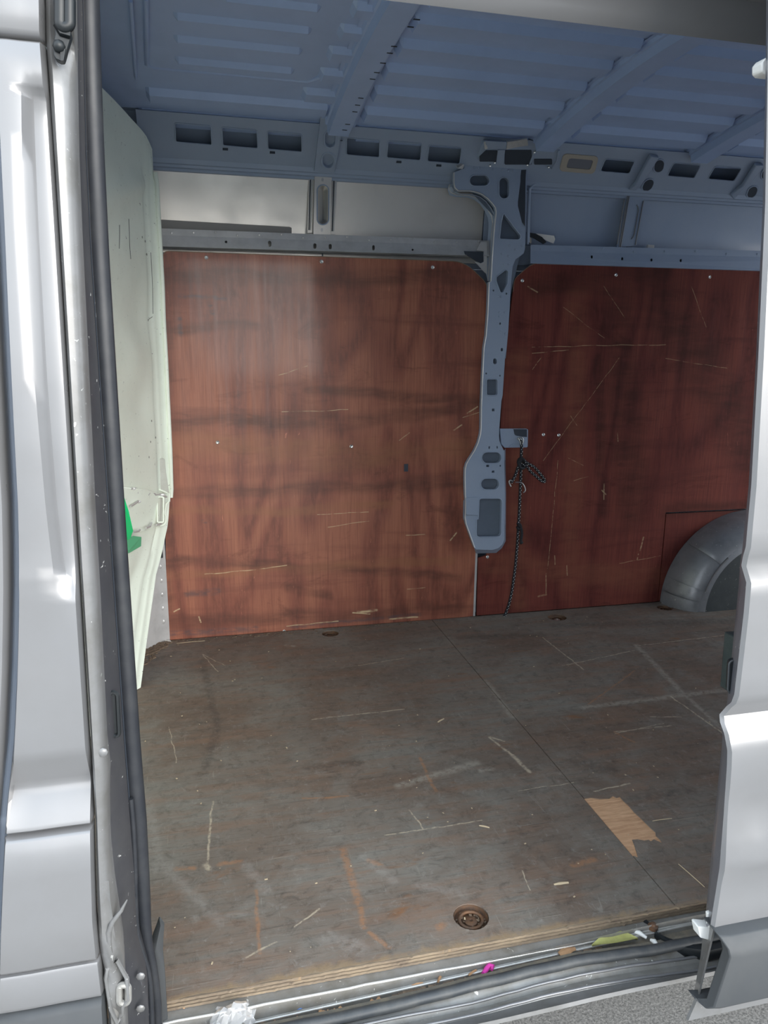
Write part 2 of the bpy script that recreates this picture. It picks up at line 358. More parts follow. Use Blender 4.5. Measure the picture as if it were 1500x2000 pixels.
LIN2 = mat_lining('shaded_red_plywood', ((.145, .038, .031), (.185, .052, .039), (.085, .024, .022)), [  # shaded copy of the plywood, light falloff put into its tones
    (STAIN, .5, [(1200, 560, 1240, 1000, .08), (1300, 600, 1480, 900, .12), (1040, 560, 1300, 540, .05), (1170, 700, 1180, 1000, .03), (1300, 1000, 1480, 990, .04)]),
    ((.24, .095, .055), .45, [(1130, 590, 1110, 1150, .05), (1010, 700, 1010, 1180, .05), (960, 1100, 1280, 1130, .06)]),
    (PALE, .5, [(1040, 690, 1110, 683, .0025), (1040, 677, 1300, 673, .0022), (1180, 945, 1180, 975, .004), (1176, 957, 1184, 965, .004), (1205, 846, 1206, 862, .003), (1257, 1050, 1250, 1075, .005), (1247, 1082, 1245, 1092, .004), (1083, 1085, 1084, 1102, .003), (1107, 1105, 1108, 1124, .003), (1068, 1120, 1066, 1160, .003), (1052, 1165, 1066, 1162, .006), (1090, 900, 1070, 1110, .0018), (1115, 812, 1128, 832, .002), (1040, 722, 1056, 698, .002), (1060, 900, 1210, 700, .0016), (1110, 895, 1140, 910, .002), (1030, 560, 1050, 570, .004), (1180, 560, 1220, 620, .0016), (1300, 700, 1420, 720, .0016), (1350, 560, 1380, 640, .0016), (1100, 600, 1180, 660, .0016), (1120, 940, 1150, 930, .002), (1210, 1100, 1290, 1085, .0018)])], (.6, .75, 0, .12))
def mat_rawwood(name, a, b):
    s = NT(name); g = s.noise((14, 120, 90), 5, .7, .4)
    return s.done(s.mix(s.mr(g, .35, .7), a, b), .75, bump=g, bs=.4, bd=.002)
RAW = mat_rawwood('raw_torn_veneer', (.52, .29, .16), (.78, .50, .30))
PLYEDGE = mat_rawwood('frayed_ply_edge', (.15, .115, .085), (.31, .24, .16))

# ================================================================ STRUCTURE
# ---- street
mb = MB(); n = 24
mb.loft([[V((-40+80*i/n, -40+80*j/n, -.55)) for i in range(n+1)] for j in range(n+1)])
g_ = mk('ground', mb, ASPHALT, smooth=0); struct(g_, 'grey asphalt under and in front of the van')

# ---- cargo floor
X0, X1 = -.42, 3.5
mb = MB(); mb.box((X0, 1.172, -.05), (X1, 2.95, -.0185)); floor = struct(mk('floor', mb, GUTM, smooth=0), 'plywood cargo floor of the van')
holes = []
for px, py, r in ((920, 1790, .036), (1088, 1205.5, .040), (645, 1237, .034), (1298, 1187, .034)):
    c = onZ(px, py); holes.append((c, r))
def circ(c, r, n=22): return [V((c.x+r*math.cos(2*math.pi*k/n), c.y+r*math.sin(2*math.pi*k/n), c.z)) for k in range(n)]
XS = .9085
def ragged(x0, x1, n):
    random.seed(3); return [V((x0+(x1-x0)*i/n, 1.156+random.uniform(-.0035, .003), 0)) for i in range(n+1)]
outA = ragged(X0, XS-.0012, 60)+[V((XS-.0012, 2.852, 0)), V((X0, 2.852, 0))]
mb = MB(); mb.plate(outA, (0, 0, -.0175), [circ(*h) for h in holes if h[0].x < XS]); mk('floor_panel', mb, FLOORM, floor, smooth=0)
pz = [(1150+a/2.5, 1200+b/2.5) for a, b in ((10, 893), (55, 899), (100, 897), (118, 885), (135, 893), (152, 889), (165, 905), (200, 938), (222, 965), (262, 1002), (300, 1040), (325, 1062), (327, 1078), (345, 1096), (361, 1117), (335, 1106), (318, 1098), (303, 1108), (292, 1100), (270, 1104), (240, 1098), (212, 1100), (222, 1125), (241, 1187), (215, 1172))]
pw = [onZ(*p) for p in pz]; pw = [V((max(p.x, XS+.0012), p.y, 0)) for p in pw]
pw.sort  # outline runs away from the door, right, then back to the seam
outB = ragged(XS+.0012, X1, 90)
outB[0].y = 1.156
outB = outB+[V((X1, 2.852, 0)), V((XS+.0012, 2.852, 0))]
top = V((XS+.0012, max(pw[0].y, pw[1].y), 0)); bot = V((XS+.0012, pw[-1].y-.004, 0))
notch = [top]+[p for p in pw if p.x > XS+.004]+[bot]
mb = MB(); mb.plate(outB+notch, (0, 0, -.0175), [circ(*h) for h in holes if h[0].x > XS]); mk('floor_panel', mb, FLOORM, floor, smooth=0)
mb = MB(); mb.plate([V((p.x, p.y, -.0022)) for p in notch], (0, 0, -.015)); mk('bare_wood_patch', mb, RAW, floor, smooth=0, label='torn pale bare wood patch beside the floor seam')
# frayed front edge of the plywood: three plies
for k, (dz0, dz1) in enumerate(((-.0002, -.0055), (-.0065, -.0115), (-.0125, -.0175))):
    random.seed(20+k); mb = MB(); N_ = 420
    rows = [[], []]
    for i in range(N_+1):
        x = X0+.25+(2.2)*i/N_; j = random.uniform(0, .0012)*(1 if random.random() < .9 else 2.5)
        rows[0].append(V((x, 1.1535-j-.0015*k, dz0))); rows[1].append(V((x, 1.1535-j*.8-.0015*k, dz1)))
    mb.slab(rows, (0, .005, 0)); mk('ply_edge', mb, PLYEDGE, floor, smooth=0, label='frayed pale plywood edge' if k == 0 else None)

# ---- far wall: outer skin as root
mb = MB()
rows = []
for z, y in ((-.06, 2.965), (.5, 2.975), (1.0, 2.975), (1.42, 2.965)):
    rows.append([V((x, y, z)) for x in (-1.0, 0, 1, 2, 3, 3.7)])
mb.slab(rows, (0, .01, 0)); wall = struct(mk('wall_far', mb, PRIMER), 'steel far side of the cargo bay')
mb = MB(); mb.slab([[V((x, y, z)) for x in (-1.0, 0, 1, 2, 3, 3.7)] for z, y in ((1.421, 2.965), (1.62, 2.945), (1.80, 2.90), (1.93, 2.80))], (0, .01, 0)); mk('outer_skin', mb, PRIMER, wall)
# inner skins of the upper wall, one per bay (a little proud of the outer skin)
def upper_panel(x0, x1, zb=1.44, zt=1.765, mat=UPPER):
    mb = MB(); rows = []
    for k in range(9):
        t = k/8; z = zb+(zt-zb)*t; y = 2.935-.045*t*t; rows.append([V((x0+(x1-x0)*i/6, y, z)) for i in range(7)])
    mb.slab(rows, (0, .006, 0)); return mk('upper_panel', mb, mat, wall)
xp1 = onY(632, 400, 2.9).x
upper_panel(-.30, xp1-.003); upper_panel(xp1+.003, 1.10); upper_panel(1.10+.004, onY(1235, 430, 2.9).x, mat=PRIMER); upper_panel(onY(1235, 430, 2.9).x+.004, 3.45, mat=PRIMER)
# worn paint patch on the first panel
def onU(px, py, off=0.0):
    p = onY(px, py, 2.90); t = (p.z-1.44)/.325; return onY(px, py, 2.935-.045*t*t-off)
mb = MB(); mb.plate([onU(280+a/3.571, 200+b/3.571, .0012) for a, b in ((338, 437), (370, 436), (415, 452), (452, 466), (430, 474), (385, 470), (345, 458))], (0, .004, 0)); mk('chipped_paint_patch', mb, RAILM, wall, smooth=0, label='bare grey chip in the paint of the upper panel')
# ---- waist rail
def waist(px0, px1, ytop, ymid, ybot, mat, holes, lip=True):
    N_ = 30; top, mid, bot = [], [], []
    for i in range(N_+1):
        px = px0+(px1-px0)*i/N_; t = i/N_
        top.append(onY(px, ytop[0]+(ytop[1]-ytop[0])*t, 2.872)); mid.append(onY(px, ymid[0]+(ymid[1]-ymid[0])*t, 2.868)); bot.append(onY(px, ybot[0]+(ybot[1]-ybot[0])*t, 2.850))
    mb = MB()
    ledge = [p+V((0, .058, .004)) for p in top]
    mb.loft([ledge, top, mid])
    r = mk('waist_rail', mb, mat, wall)
    mb = MB(); hl = [[onP(x, y, mid[0], (mid[-1]-mid[0]).cross(bot[0]-mid[0]).normalized()) for x, y in h] for h in holes]
    out = mid+[bot[i] for i in range(N_, -1, -1)]
    mb.plate(out, (0, .002, 0), hl)
    mb.loft([bot, [p+V((0, .02, -.004)) for p in bot], [p+V((0, .075, .0)) for p in bot]])
    f = mk('rail_face', mb, mat, r, smooth=25)
    return r, mid
hl = [oval(439, 470, 444, 475, 3), oval(523.5, 470.5, 530, 482, 3), oval(612, 475.5, 618, 486, 3), oval(642, 476.5, 648, 487, 3), oval(727, 479, 732, 489, 3), oval(804, 486, 808, 490, 3)]
r1, mid1 = waist(314, 956, (446, 470), (459, 481), (481, 500), RAILM, hl)
hr = [oval(1150+x/4.286-2, 250+y/4.286-3, 1150+x/4.286+2, 250+y/4.286+3, 3) for x, y in ((25, 1080), (280, 1095), (525, 1105), (770, 1110))]
r2, mid2 = waist(1036, 1640, (478, 494), (490, 506), (514, 534), PRIMER, hr)
for r_, mid_, cnt in ((r1, mid1, 15), (r2, mid2, 10)):
    for k in range(cnt):
        p = mid_[int((k+.5)*30/cnt)]; mb = MB(); mb.blob(p+V((0, -.0005, .012+.004*((k*7) % 3-1))), .0042, 1, .5, 1); mk('spot_weld', mb, RAILM if r_ is r1 else PRIMER, r_)
# end plate with darker corner web by the pillar
mb = MB(); mb.plate([onY(820+a/4.443, 250+b/4.443, 2.848) for a, b in ((385, 1068), (550, 1075), (552, 1160), (530, 1172), (500, 1160), (395, 1095))], (0, .004, 0)); mk('opening_shade', mb, DARKGAP, r1, smooth=0)
mb = MB(); mb.plate([onY(820+a/4.443, 250+b/4.443, 2.852) for a, b in ((490, 1060), (530, 990), (582, 990), (582, 1270), (550, 1240), (500, 1185), (470, 1160), (540, 1172), (556, 1160), (553, 1070))], (0, .003, 0)); mk('corner_web', mb, RAILM, r1, smooth=0)
# grey foam strip lying behind the rail
mb = MB(); mb.plate([onY(x, y, 2.925) for x, y in ((314, 430), (318, 430), (565, 444), (569, 446), (569, 462), (314, 448))], (0, -.012, 0)); mk('foam_strip', mb, FOAM, wall, bevel=.002, label='grey strip along the foot of the upper panel')

# ---- cant rail with rectangular openings
rect = [(341, 243, 412, 280, 2), (433, 251, 502, 287, 2), (522, 259, 589, 294, 1), (677, 271.5, 742, 305, -1), (758, 277.5, 824, 311, -3), (838, 285, 902, 318, -4), (1183, 312, 1240, 338, -11), (1316, 320, 1369, 347, -13), (1397, 326, 1449, 353, -15), (1530, 338, 1580, 362, -17), (1610, 346, 1660, 370, -19)]
mb = MB(); hl = []
def tilt(x, px): return x
for a, b, c, d, sk in rect:
    sl = .085*(c-a)
    pts = []
    for x, y in oval(a, b, c, d, 4, 4, sk): pts.append(onR(x, y+sl*((x-a)/(c-a)-.5)))
    hl.append(pts)
xa, xb = -.16, 3.5
out = [RP0+V((0, 0, 0)), ]
def railpt(x, t): return V((x, 2.86-.12*t, 1.74+.11*t))
N_ = 20
out = [railpt(xa+(xb-xa)*i/N_, -.02) for i in range(N_+1)]+[railpt(xb-(xb-xa)*i/N_, 1.0) for i in range(N_+1)]
mb.plate(out, RN*.003, hl)
# lower returns: two small steps down to the upper panel
st = [(2.862, 1.738), (2.868, 1.724), (2.876, 1.722), (2.878, 1.714), (2.888, 1.712), (2.889, 1.704), (2.90, 1.703)]
mb.loft([[V((xa+(xb-xa)*i/N_, y, z)) for i in range(N_+1)] for y, z in st])
cant = mk('cant_rail', mb, PRIMER, wall, smooth=25)
for k, h in enumerate(hl):                              # rolled rim round each opening
    mb = MB(); mb.tube([p-RN*.0005 for p in h], .0022, 6, True); mk('opening_rim', mb, PRIMER, cant)
mb = MB(); mb.loft([[railpt(x, -.05)+RN*.055 for x in (xa, xb)], [railpt(x, .5)+RN*.075 for x in (xa, xb)], [railpt(x, 1.0)+RN*.045 for x in (xa, xb)]]); mk('rail_back', mb, PRIMER, cant)
for x, y in ((440, 291), (532, 297.5), (779, 316), (857, 323)):
    mb = MB(); q = onR(x, y); mb.box(q+V((-.009, -.003, -.004)), q+V((.009, .003, .004))); mk('clip_slot', mb, DARKGAP, cant, smooth=0)
# dome lamp set in the rail
t_ = onR(1132, 321)
lamp = thing('cargo_lamp', t_, 'beige framed rectangular cargo lamp set in the dark roof rail', 'lamp')
fo = [onR(x, y+.085*(x-1132), -.004) for x, y in oval(1101, 303, 1170, 338, 4, 8, -9)]; fi = [onR(x, y+.085*(x-1132), -.004) for x, y in oval(1112, 311, 1159, 330, 4, 4, -6)]
mb = MB(); mb.plate(fo, RN*.006, [fi]); mk('lamp_frame', mb, LAMPF, lamp, bevel=.0015)
mb = MB(); mb.plate([p+RN*.0025 for p in fi], RN*.006); mk('lamp_lens', mb, LAMPL, lamp, bevel=.001)

# ---- slim posts of the upper wall
def post(pl, pr, pt, pb, ovals, mat, Y=2.890):
    mb = MB(); o = [onY(*pl, Y), onY(*pt, Y), onY(*pr, Y), onY(*pb, Y)]
    return o
crop2 = lambda a, b: (280+a/3.571, 200+b/3.571)
mb = MB(); out = [crop2(*p) for p in ((1195, 500), (1315, 505), (1305, 930), (1185, 925))]
ring = [onY(*crop2(x, y), 2.884) for x, y in oval(1212, 575, 1293, 853, 7)]
mb.plate([onY(x, y, 2.884) for x, y in out], (0, .012, 0), [ring])
post1 = mk('post', mb, UPPER, wall, smooth=0)
inn = [onY(*crop2(x, y), 2.890) for x, y in oval(1226, 590, 1279, 838, 7)]
mb = MB(); mb.loft([ring, inn], True); mb.plate(inn, (0, .002, 0)); mk('pressed_oval', mb, UPPER, post1, smooth=50)
mb = MB(); mb.tube(ring, .0022, 6, True); mk('oval_rim', mb, PRIMER, post1)
for x in (1250, 1245):
    mb = MB(); y = 538 if x == 1250 else 888; mb.plate([onY(*crop2(a, b), 2.8835) for a, b in oval(x-8, y-12, x+8, y+14, 4)], (0, .004, 0)); mk('slot', mb, RAILM, post1, smooth=0)
for xa_, ya, xb_, yb_ in ((1170, 540, 1160, 890), (1334, 548, 1322, 898)):
    mb = MB(); mb.plate([onY(*crop2(a, b), 2.893) for a, b in ((xa_-15, ya-20), (xa_+15, ya-20), (xb_+17, yb_+20), (xb_-15, yb_+20))], (0, .004, 0)); mk('post_flange', mb, UPPER, post1, smooth=0)
    for s_ in (-5, 5):
        mb = MB(); mb.tube([onY(*crop2(xa_+s_, ya), 2.891), onY(*crop2(xb_+s_, yb_), 2.891)], .0022, 6); mk('bead', mb, RAILM if s_ > 0 else DARKGAP, post1)
# bracket of post 1 on the cant rail, two pressed ovals
c2 = lambda a, b: (200+a/2.3077, b/2.3077)
br = [c2(*p) for p in ((985, 520), (1008, 528), (1016, 560), (1065, 572), (1085, 566), (1078, 600), (1045, 778), (955, 772))]
mb = MB(); h1 = [onR(*c2(x, y), -.012) for x, y in oval(1000, 588, 1053, 666, 6)]; h2 = [onR(*c2(x, y), -.012) for x, y in oval(989, 688, 1046, 758, 6)]
mb.plate([onR(x, y, -.012) for x, y in br], RN*.010, [h1, h2]); brk1 = mk('roof_bow_bracket', mb, PRIMER, wall, smooth=25)
for h in (h1, h2):
    mb = MB(); mb.tube(h, .0035, 6, True); mk('oval_rim', mb, PRIMER, brk1)
    mb = MB(); c = sum(h, V())/len(h); mb.loft([[p+RN*.002 for p in h], [c+(p-c)*.8+RN*.02 for p in h], [c+(p-c)*.05+RN*.024 for p in h]], True); mk('oval_pocket', mb, PRIMER, brk1)
# right-hand posts: bright beads, sloping bar and ovals
c7 = lambda a, b: (1150+a/4.286, 250+b/4.286)
mb = MB(); mb.plate([onY(*c7(*p), 2.888) for p in ((325, 545), (345, 545), (460, 600), (395, 985), (235, 1000))], (0, .010, 0)); post2 = mk('post', mb, PRIMER, wall, smooth=0)
for a in (((298, 600), (236, 975)), ((328, 550), (254, 998)), ((341, 556), (266, 998)), ((457, 610), (390, 980))):
    mb = MB(); mb.tube([onY(*c7(*a[0]), 2.886), onY(*c7(*a[1]), 2.886)], .0024, 6); mk('bead', mb, SILVER, post2, label='bright edge bead')
mb = MB(); mb.tube([onY(*c7(*p), 2.886) for p in ((402, 645), (412, 660), (416, 690), (380, 890), (370, 915), (356, 930))], .0022, 6); mk('bead', mb, SILVER, post2)
def bow_end(pts_c, w1, w2, ovs, cf=c7):
    A, B, D = pts_c
    mb = MB(); P = [onR(*cf(*A[0]), -.02), onR(*cf(*B[0]), -.02), onR(*cf(*D[0]), -.008)]; Q = [onR(*cf(*A[1]), -.02), onR(*cf(*B[1]), -.02), onR(*cf(*D[1]), -.008)]
    mb.slab([P, Q], RN*.018); b = mk('roof_bow_bracket', mb, PRIMER, wall, bevel=.003)
    for o in ovs:
        h = [onR(*cf(x, y), -.001) for x, y in o]; mb = MB(); mb.tube(h, .0032, 6, True); mk('oval_rim', mb, PRIMER, b)
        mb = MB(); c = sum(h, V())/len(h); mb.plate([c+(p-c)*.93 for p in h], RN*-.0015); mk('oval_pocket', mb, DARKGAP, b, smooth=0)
    return b
bow_end((((520, 238), (590, 250)), ((390, 478), (455, 462)), ((335, 520), (395, 525))), 0, 0, (oval(555, 262, 640, 372, 6, None, -20), oval(470, 425, 560, 530, 6, None, -40)))
bow_end((((1400, 312), (1470, 315)), ((1290, 490), (1340, 475)), ((1190, 560), (1215, 600))), 0, 0, (oval(1455, 340, 1520, 430, 6, None, -20), oval(1345, 485, 1425, 585, 6, None, -35)))

# ---- main pillar
c1 = lambda a, b: (820+a/4.443, 250+b/4.443)
c2b = lambda a, b: (850+a/3.571, 680+b/3.571)
YP = 2.826
Lft = [c1(*p) for p in ((388, 302), (386, 350), (297, 385), (296, 480), (306, 520), (335, 545), (430, 545), (490, 556), (540, 575), (590, 612), (628, 652), (656, 690), (662, 730), (657, 780), (648, 860), (640, 950), (628, 1120), (616, 1330), (600, 1340), (590, 1600), (575, 1800))]
Lft += [c2b(*p) for p in ((340, 0), (328, 250), (322, 420), (320, 560), (316, 600), (300, 660), (275, 715), (240, 770), (220, 805), (210, 840), (208, 900), (210, 1020), (214, 1060), (212, 1150), (208, 1180), (215, 1225), (245, 1310), (275, 1392), (285, 1405))]
Rgt = [c2b(*p) for p in ((400, 1408), (440, 1395), (468, 1370), (482, 1335), (484, 1200), (486, 1010), (482, 800), (480, 715), (462, 680), (447, 645), (445, 600), (450, 520), (462, 370), (470, 330), (480, 180), (490, 20))]
Rgt += [c1(*p) for p in ((745, 2000), (768, 1750), (780, 1560), (788, 1400), (796, 1290), (806, 1200), (830, 1140), (870, 1112), (900, 1090), (912, 1050), (918, 900), (925, 600), (930, 430), (930, 348))]
OUT = Lft+Rgt
tri = round_corners([c1(*p) for p in ((725, 735), (882, 940), (860, 972), (690, 965), (705, 820))], {0: 4, 1: 5, 2: 3, 3: 4}, 4)
hexa = round_corners([c1(*p) for p in ((745, 1228), (768, 1242), (762, 1350), (722, 1430), (700, 1432), (662, 1330), (664, 1290))], {0: 2, 1: 2, 3: 2, 4: 2}, 3)
big = round_corners([c2b(*p) for p in ((306, 1047), (466, 1047), (462, 1315), (285, 1320), (287, 1195), (300, 1192))], {0: 6, 1: 8, 2: 8, 3: 8}, 4)
PH = [[c1(*p) for p in oval(430, 407, 604, 505, 6)], [c1(*p) for p in oval(686, 427, 776, 615, 6)], tri, hexa,
      [c2b(*p) for p in oval(357, 215, 436, 330, 4, 14)], [c2b(*p) for p in oval(324, 724, 462, 804, 6)], [c2b(*p) for p in oval(317, 908, 447, 988, 6)], big,
      [c2b(*p) for p in oval(404, 72, 430, 112, 4)], [c1(*p) for p in oval(702, 1908, 722, 1938, 4)], [c1(*p) for p in oval(690, 1688, 704, 1708, 3)], [c1(*p) for p in oval(632, 1402, 646, 1420, 3)], [c1(*p) for p in oval(744, 1430, 758, 1447, 3)],
      [c2b(*p) for p in oval(350, 170, 361, 184, 3)], [c2b(*p) for p in oval(447, 186, 457, 198, 3)], [c2b(*p) for p in oval(396, 422, 414, 440, 2, 2)], [c2b(*p) for p in oval(372, 685, 383, 702, 2, 2)], [c2b(*p) for p in oval(428, 683, 437, 700, 2, 2)],
      [c2b(*p) for p in oval(357, 814, 376, 829, 2, 2)], [c2b(*p) for p in oval(395, 854, 413, 869, 2, 2)], [c2b(*p) for p in oval(449, 815, 458, 826, 2, 2)], [c2b(*p) for p in oval(246, 1098, 259, 1117, 2, 2)], [c2b(*p) for p in oval(282, 1058, 298, 1077, 2, 2)]]
mb = MB(); mb.plate([onY(x, y, YP) for x, y in OUT], (0, .022, 0), [[onY(x, y, YP) for x, y in h] for h in PH])
pillar = mk('pillar', mb, PRIMER, wall, smooth=30, bevel=.0018, label='dark grey steel pillar pierced by holes')
# back plate behind the holes, recess shade put into its darker colour
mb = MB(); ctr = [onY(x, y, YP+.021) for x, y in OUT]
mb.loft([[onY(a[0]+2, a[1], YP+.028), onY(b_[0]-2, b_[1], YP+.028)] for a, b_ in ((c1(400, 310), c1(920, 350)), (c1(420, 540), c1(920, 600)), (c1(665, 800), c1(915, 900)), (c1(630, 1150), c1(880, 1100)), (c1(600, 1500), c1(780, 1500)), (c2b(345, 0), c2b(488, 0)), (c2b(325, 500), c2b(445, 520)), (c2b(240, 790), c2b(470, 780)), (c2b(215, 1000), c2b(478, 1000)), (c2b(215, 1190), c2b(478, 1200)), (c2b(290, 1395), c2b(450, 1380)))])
mk('pillar_back', mb, paint('shaded_pillar_back', (.15, .185, .235), .5, .1, .1, (.11, .14, .18), .5, 5), pillar)
for h in PH[:8]:
    mb = MB(); mb.tube([onY(x, y, YP-.0005) for x, y in h], .0024, 6, True); mk('hole_rim', mb, PRIMER, pillar)
# rolled lip along the left edge, highlight painted in paler colour; second rail of the sweep
lp = [onY(x, y, YP-.001) for x, y in Lft[2:-1]]
mb = MB(); mb.tube(lp, .0026, 6); mk('rolled_edge', mb, RAILM, pillar, label='rolled left edge with a painted highlight')
sw = [onY(*c1(*p), 2.872) for p in ((262, 490), (250, 520), (270, 560), (320, 580), (420, 585), (490, 605), (545, 645), (590, 705), (622, 765), (632, 830), (622, 930), (606, 1130), (590, 1330))]
sw2 = [onY(*c1(*p), 2.880) for p in ((245, 490), (240, 540), (258, 585), (310, 598), (410, 603), (470, 622), (520, 660), (560, 715), (588, 775), (596, 840), (590, 940), (576, 1130), (566, 1240))]
mb = MB(); mb.loft([sw, [p for p in sw2]]); mb.loft([[p+V((.004, -.028, 0)) for p in sw], sw]) ; mk('swept_flange', mb, PRIMER, pillar)
mb = MB(); mb.tube([p+V((0, -.002, 0)) for p in sw], .0028, 6); mk('flange_bead', mb, RAILM, pillar)
# raised welds
for a, b in ((470, 345), (515, 345), (634, 358), (718, 364), (768, 370), (815, 373), (777, 1020), (828, 1056), (884, 1020), (710, 1090), (768, 1112), (690, 1600), (738, 1600), (690, 1635), (700, 1755), (742, 1785), (770, 1180), (728, 1185), (705, 1465), (682, 1462)):
    mb = MB(); mb.blob(onY(*c1(a, b), YP-.0005), .0045, 1, .5, 1); mk('spot_weld', mb, PRIMER, pillar)
# lower box face: raised web beside the big opening, and lower bevelled foot
mb = MB(); mb.plate([onY(*c2b(*p), YP-.006) for p in ((214, 1045), (300, 1040), (304, 1060), (300, 1168), (218, 1165))], (0, .006, 0)); mk('raised_web', mb, PRIMER, pillar, bevel=.002)
mb = MB(); o_ = [c2b(*p) for p in ((195, 1060), (193, 1185), (272, 1400), (285, 1432), (425, 1428), (465, 1395), (492, 1345), (494, 1010), (490, 700))]; i_ = [c2b(*p) for p in ((212, 1060), (208, 1180), (280, 1398), (292, 1408), (400, 1408), (445, 1392), (480, 1340), (485, 1010), (480, 715))]
mb.loft([[onY(x, y, YP+.002) for x, y in i_], [onY(x, y, YB-.003) for x, y in o_]]); mk('pillar_return', mb, PRIMER, pillar)
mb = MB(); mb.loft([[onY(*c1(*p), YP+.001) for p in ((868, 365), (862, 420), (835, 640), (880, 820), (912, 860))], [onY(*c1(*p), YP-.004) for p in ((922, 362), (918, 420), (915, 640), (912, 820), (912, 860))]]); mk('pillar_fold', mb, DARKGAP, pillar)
# tab holding the cord
mb = MB(); mb.plate([onY(x, y, YB-.016) for x, y in round_corners([c2b(*p) for p in ((452, 562), (648, 562), (645, 692), (520, 694), (485, 694), (462, 670))], {1: 4, 2: 3})], (0, .012, 0)); tab = mk('tab', mb, PRIMER, pillar, bevel=.0015)
mb = MB(); mb.plate([onY(x, y, YB-.019) for x, y in round_corners([c2b(*p) for p in ((548, 566), (640, 566), (640, 620), (556, 610))], {3: 5})], (0, .003, 0)); mk('pressed_pad', mb, DARKGAP, tab, smooth=0)
mb = MB(); mb.tube([onY(*c2b(*p), YB-.017) for p in ((515, 690), (540, 672), (580, 668), (620, 680))], .003, 6); mk('tab_bead', mb, PRIMER, tab)
# narrow bright channel that shows in the seam below the pillar
mb = MB(); mb.box(V((onY(928, 1150, YB).x-.0045, YB-.0005, .0)), V((onY(928, 1150, YB).x+.0045, YB+.020, onY(930, 1085, YB).z+.03))); mk('seam_channel', mb, RAILM, wall, smooth=0, label='grey channel showing in the seam between the two boards')
# bow bracket above the pillar: box section coming off the cant rail
c5 = lambda a, b: (850+a/6.0, 220+b/6.0)
YK = 2.73
mb = MB()
sec = [[onY(*c5(430, 590), 2.835), onY(*c5(505, 350), 2.775)], [onY(*c5(470, 560), 2.815), onY(*c5(575, 330), 2.735)], [onY(*c5(610, 425), 2.745), onY(*c5(610, 332), 2.715)], [onY(*c5(835, 432), 2.745), onY(*c5(845, 345), 2.715)]]
mb.slab(sec, (0, .012, .006)); brk2 = mk('roof_bow_bracket', mb, PRIMER, wall, bevel=.003)
mb = MB(); mb.slab([[onY(*c5(835, 432), 2.744), onY(*c5(845, 345), 2.714)], [onY(*c5(960, 405), 2.72), onY(*c5(960, 330), 2.70)], [onY(*c5(1090, 385), 2.69), onY(*c5(1080, 310), 2.66)]], (0, .01, .006)); mk('bracket_face', mb, RAILM, brk2, label='end face of the bracket, coloured pale as if lit')  # side facing the door: its light is put into the paler paint
mb = MB(); mb.tube([onY(*c5(590, 335), 2.732), onY(*c5(596, 420), 2.744)], .006, 8); mk('bracket_fold', mb, RAILM, brk2)
for q, d in (((520, 445, 730, 575), 2.84), ((815, 440, 1130, 610), 2.84), ((1160, 545, 1370, 610), 2.85)):
    mb = MB(); mb.plate([onR(*c5(x, y), -.0025) for x, y in oval(*q, 3, 10)], RN*.002); mk('opening_shade', mb, DARKGAP, brk2, smooth=0)
mb = MB(); mb.plate([onR(*c5(x, y), -.006) for x, y in ((735, 440), (820, 440), (800, 610), (715, 600))], RN*.004); mk('web', mb, PRIMER, brk2, smooth=0)
for a, b in ((1162, 465), (1078, 615), (1328, 640), (697, 588), (643, 624)):
    mb = MB(); mb.blob(onR(*c5(a, b), -.006), .0045); mk('bolt_head', mb, ZINC, brk2)
mb = MB(); mb.slab([[onY(*c5(245, 625), 2.812), onY(*c5(300, 595), 2.81)], [onY(*c5(265, 650), 2.80), onY(*c5(335, 605), 2.80)], [onY(*c5(320, 660), 2.812), onY(*c5(340, 620), 2.81)]], (0, .006, 0)); mk('clip', mb, RAILM, brk2)
mb = MB(); mb.tube([onR(*c5(*p), -.003) for p in ((1110, 600), (1160, 470), (1240, 410))], .004, 6); mb.tube([onR(*c5(*p), -.003) for p in ((1370, 660), (1430, 560), (1450, 440))], .004, 6); mk('web_edge', mb, PRIMER, brk2)
# rounded opening edge at the right of the pillar
mb = MB(); pth = [onY(*c1(*p), 2.868) for p in ((935, 1010), (938, 800), (945, 600), (950, 530), (985, 495), (1040, 475), (1130, 480), (1400, 495))]
mb.tube(pth, .004, 6); mb.tube([p+V((.006, .006, .008)) for p in pth], .005, 6); mk('opening_bead', mb, PRIMER, wall)

# ---- plywood lining boards
def px_plate(pts, Y, d): return [onY(x, y, Y) for x, y in pts], (0, d, 0)
seam = [(926, 1203), (930, 1100)]
bd1 = round_corners([(318, 490), (908, 511), (950, 552), (962, 700), (946, 870), (931, 1090), (926, 1203.5), (325.5, 1250.5)], {0: 12, 1: 26, 2: 10}, 5)
lin = thing('lining_board', onY(630, 1225, YB), 'reddish brown plywood lining board left of the pillar, with swirling grain', 'board')
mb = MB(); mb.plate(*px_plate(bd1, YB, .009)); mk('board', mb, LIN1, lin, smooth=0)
mb = MB(); mb.tube([onY(x, y, YB-.0005) for x, y in bd1[:20]], .0014, 5); mk('board_edge', mb, PLYEDGE, lin, label='pale cut edge along the top of the board')
def screw(par, x, y):
    mb = MB(); mb.lathe(onY(x, y, YB+.0005), [(.0068, 0), (.0068, .0012), (.0045, .0026), (.0022, .002), (0, .0015)], V((0, -1, 0)), 12); mk('screw', mb, ZINC, par)
for x, y in ((403, 503), (628, 511), (845, 522), (425, 864), (686, 872), (555, 1243 - 10)): screw(lin, x, y)
mb = MB(); mb.box(onY(789, 921, YB)+V((0, -.001, 0)), onY(797, 906, YB)+V((0, .002, 0))); mk('slot', mb, DARKGAP, lin, smooth=0)
NX = onY(1291, 1100, YB).x; NZ = onY(1300, 1001, YB).z
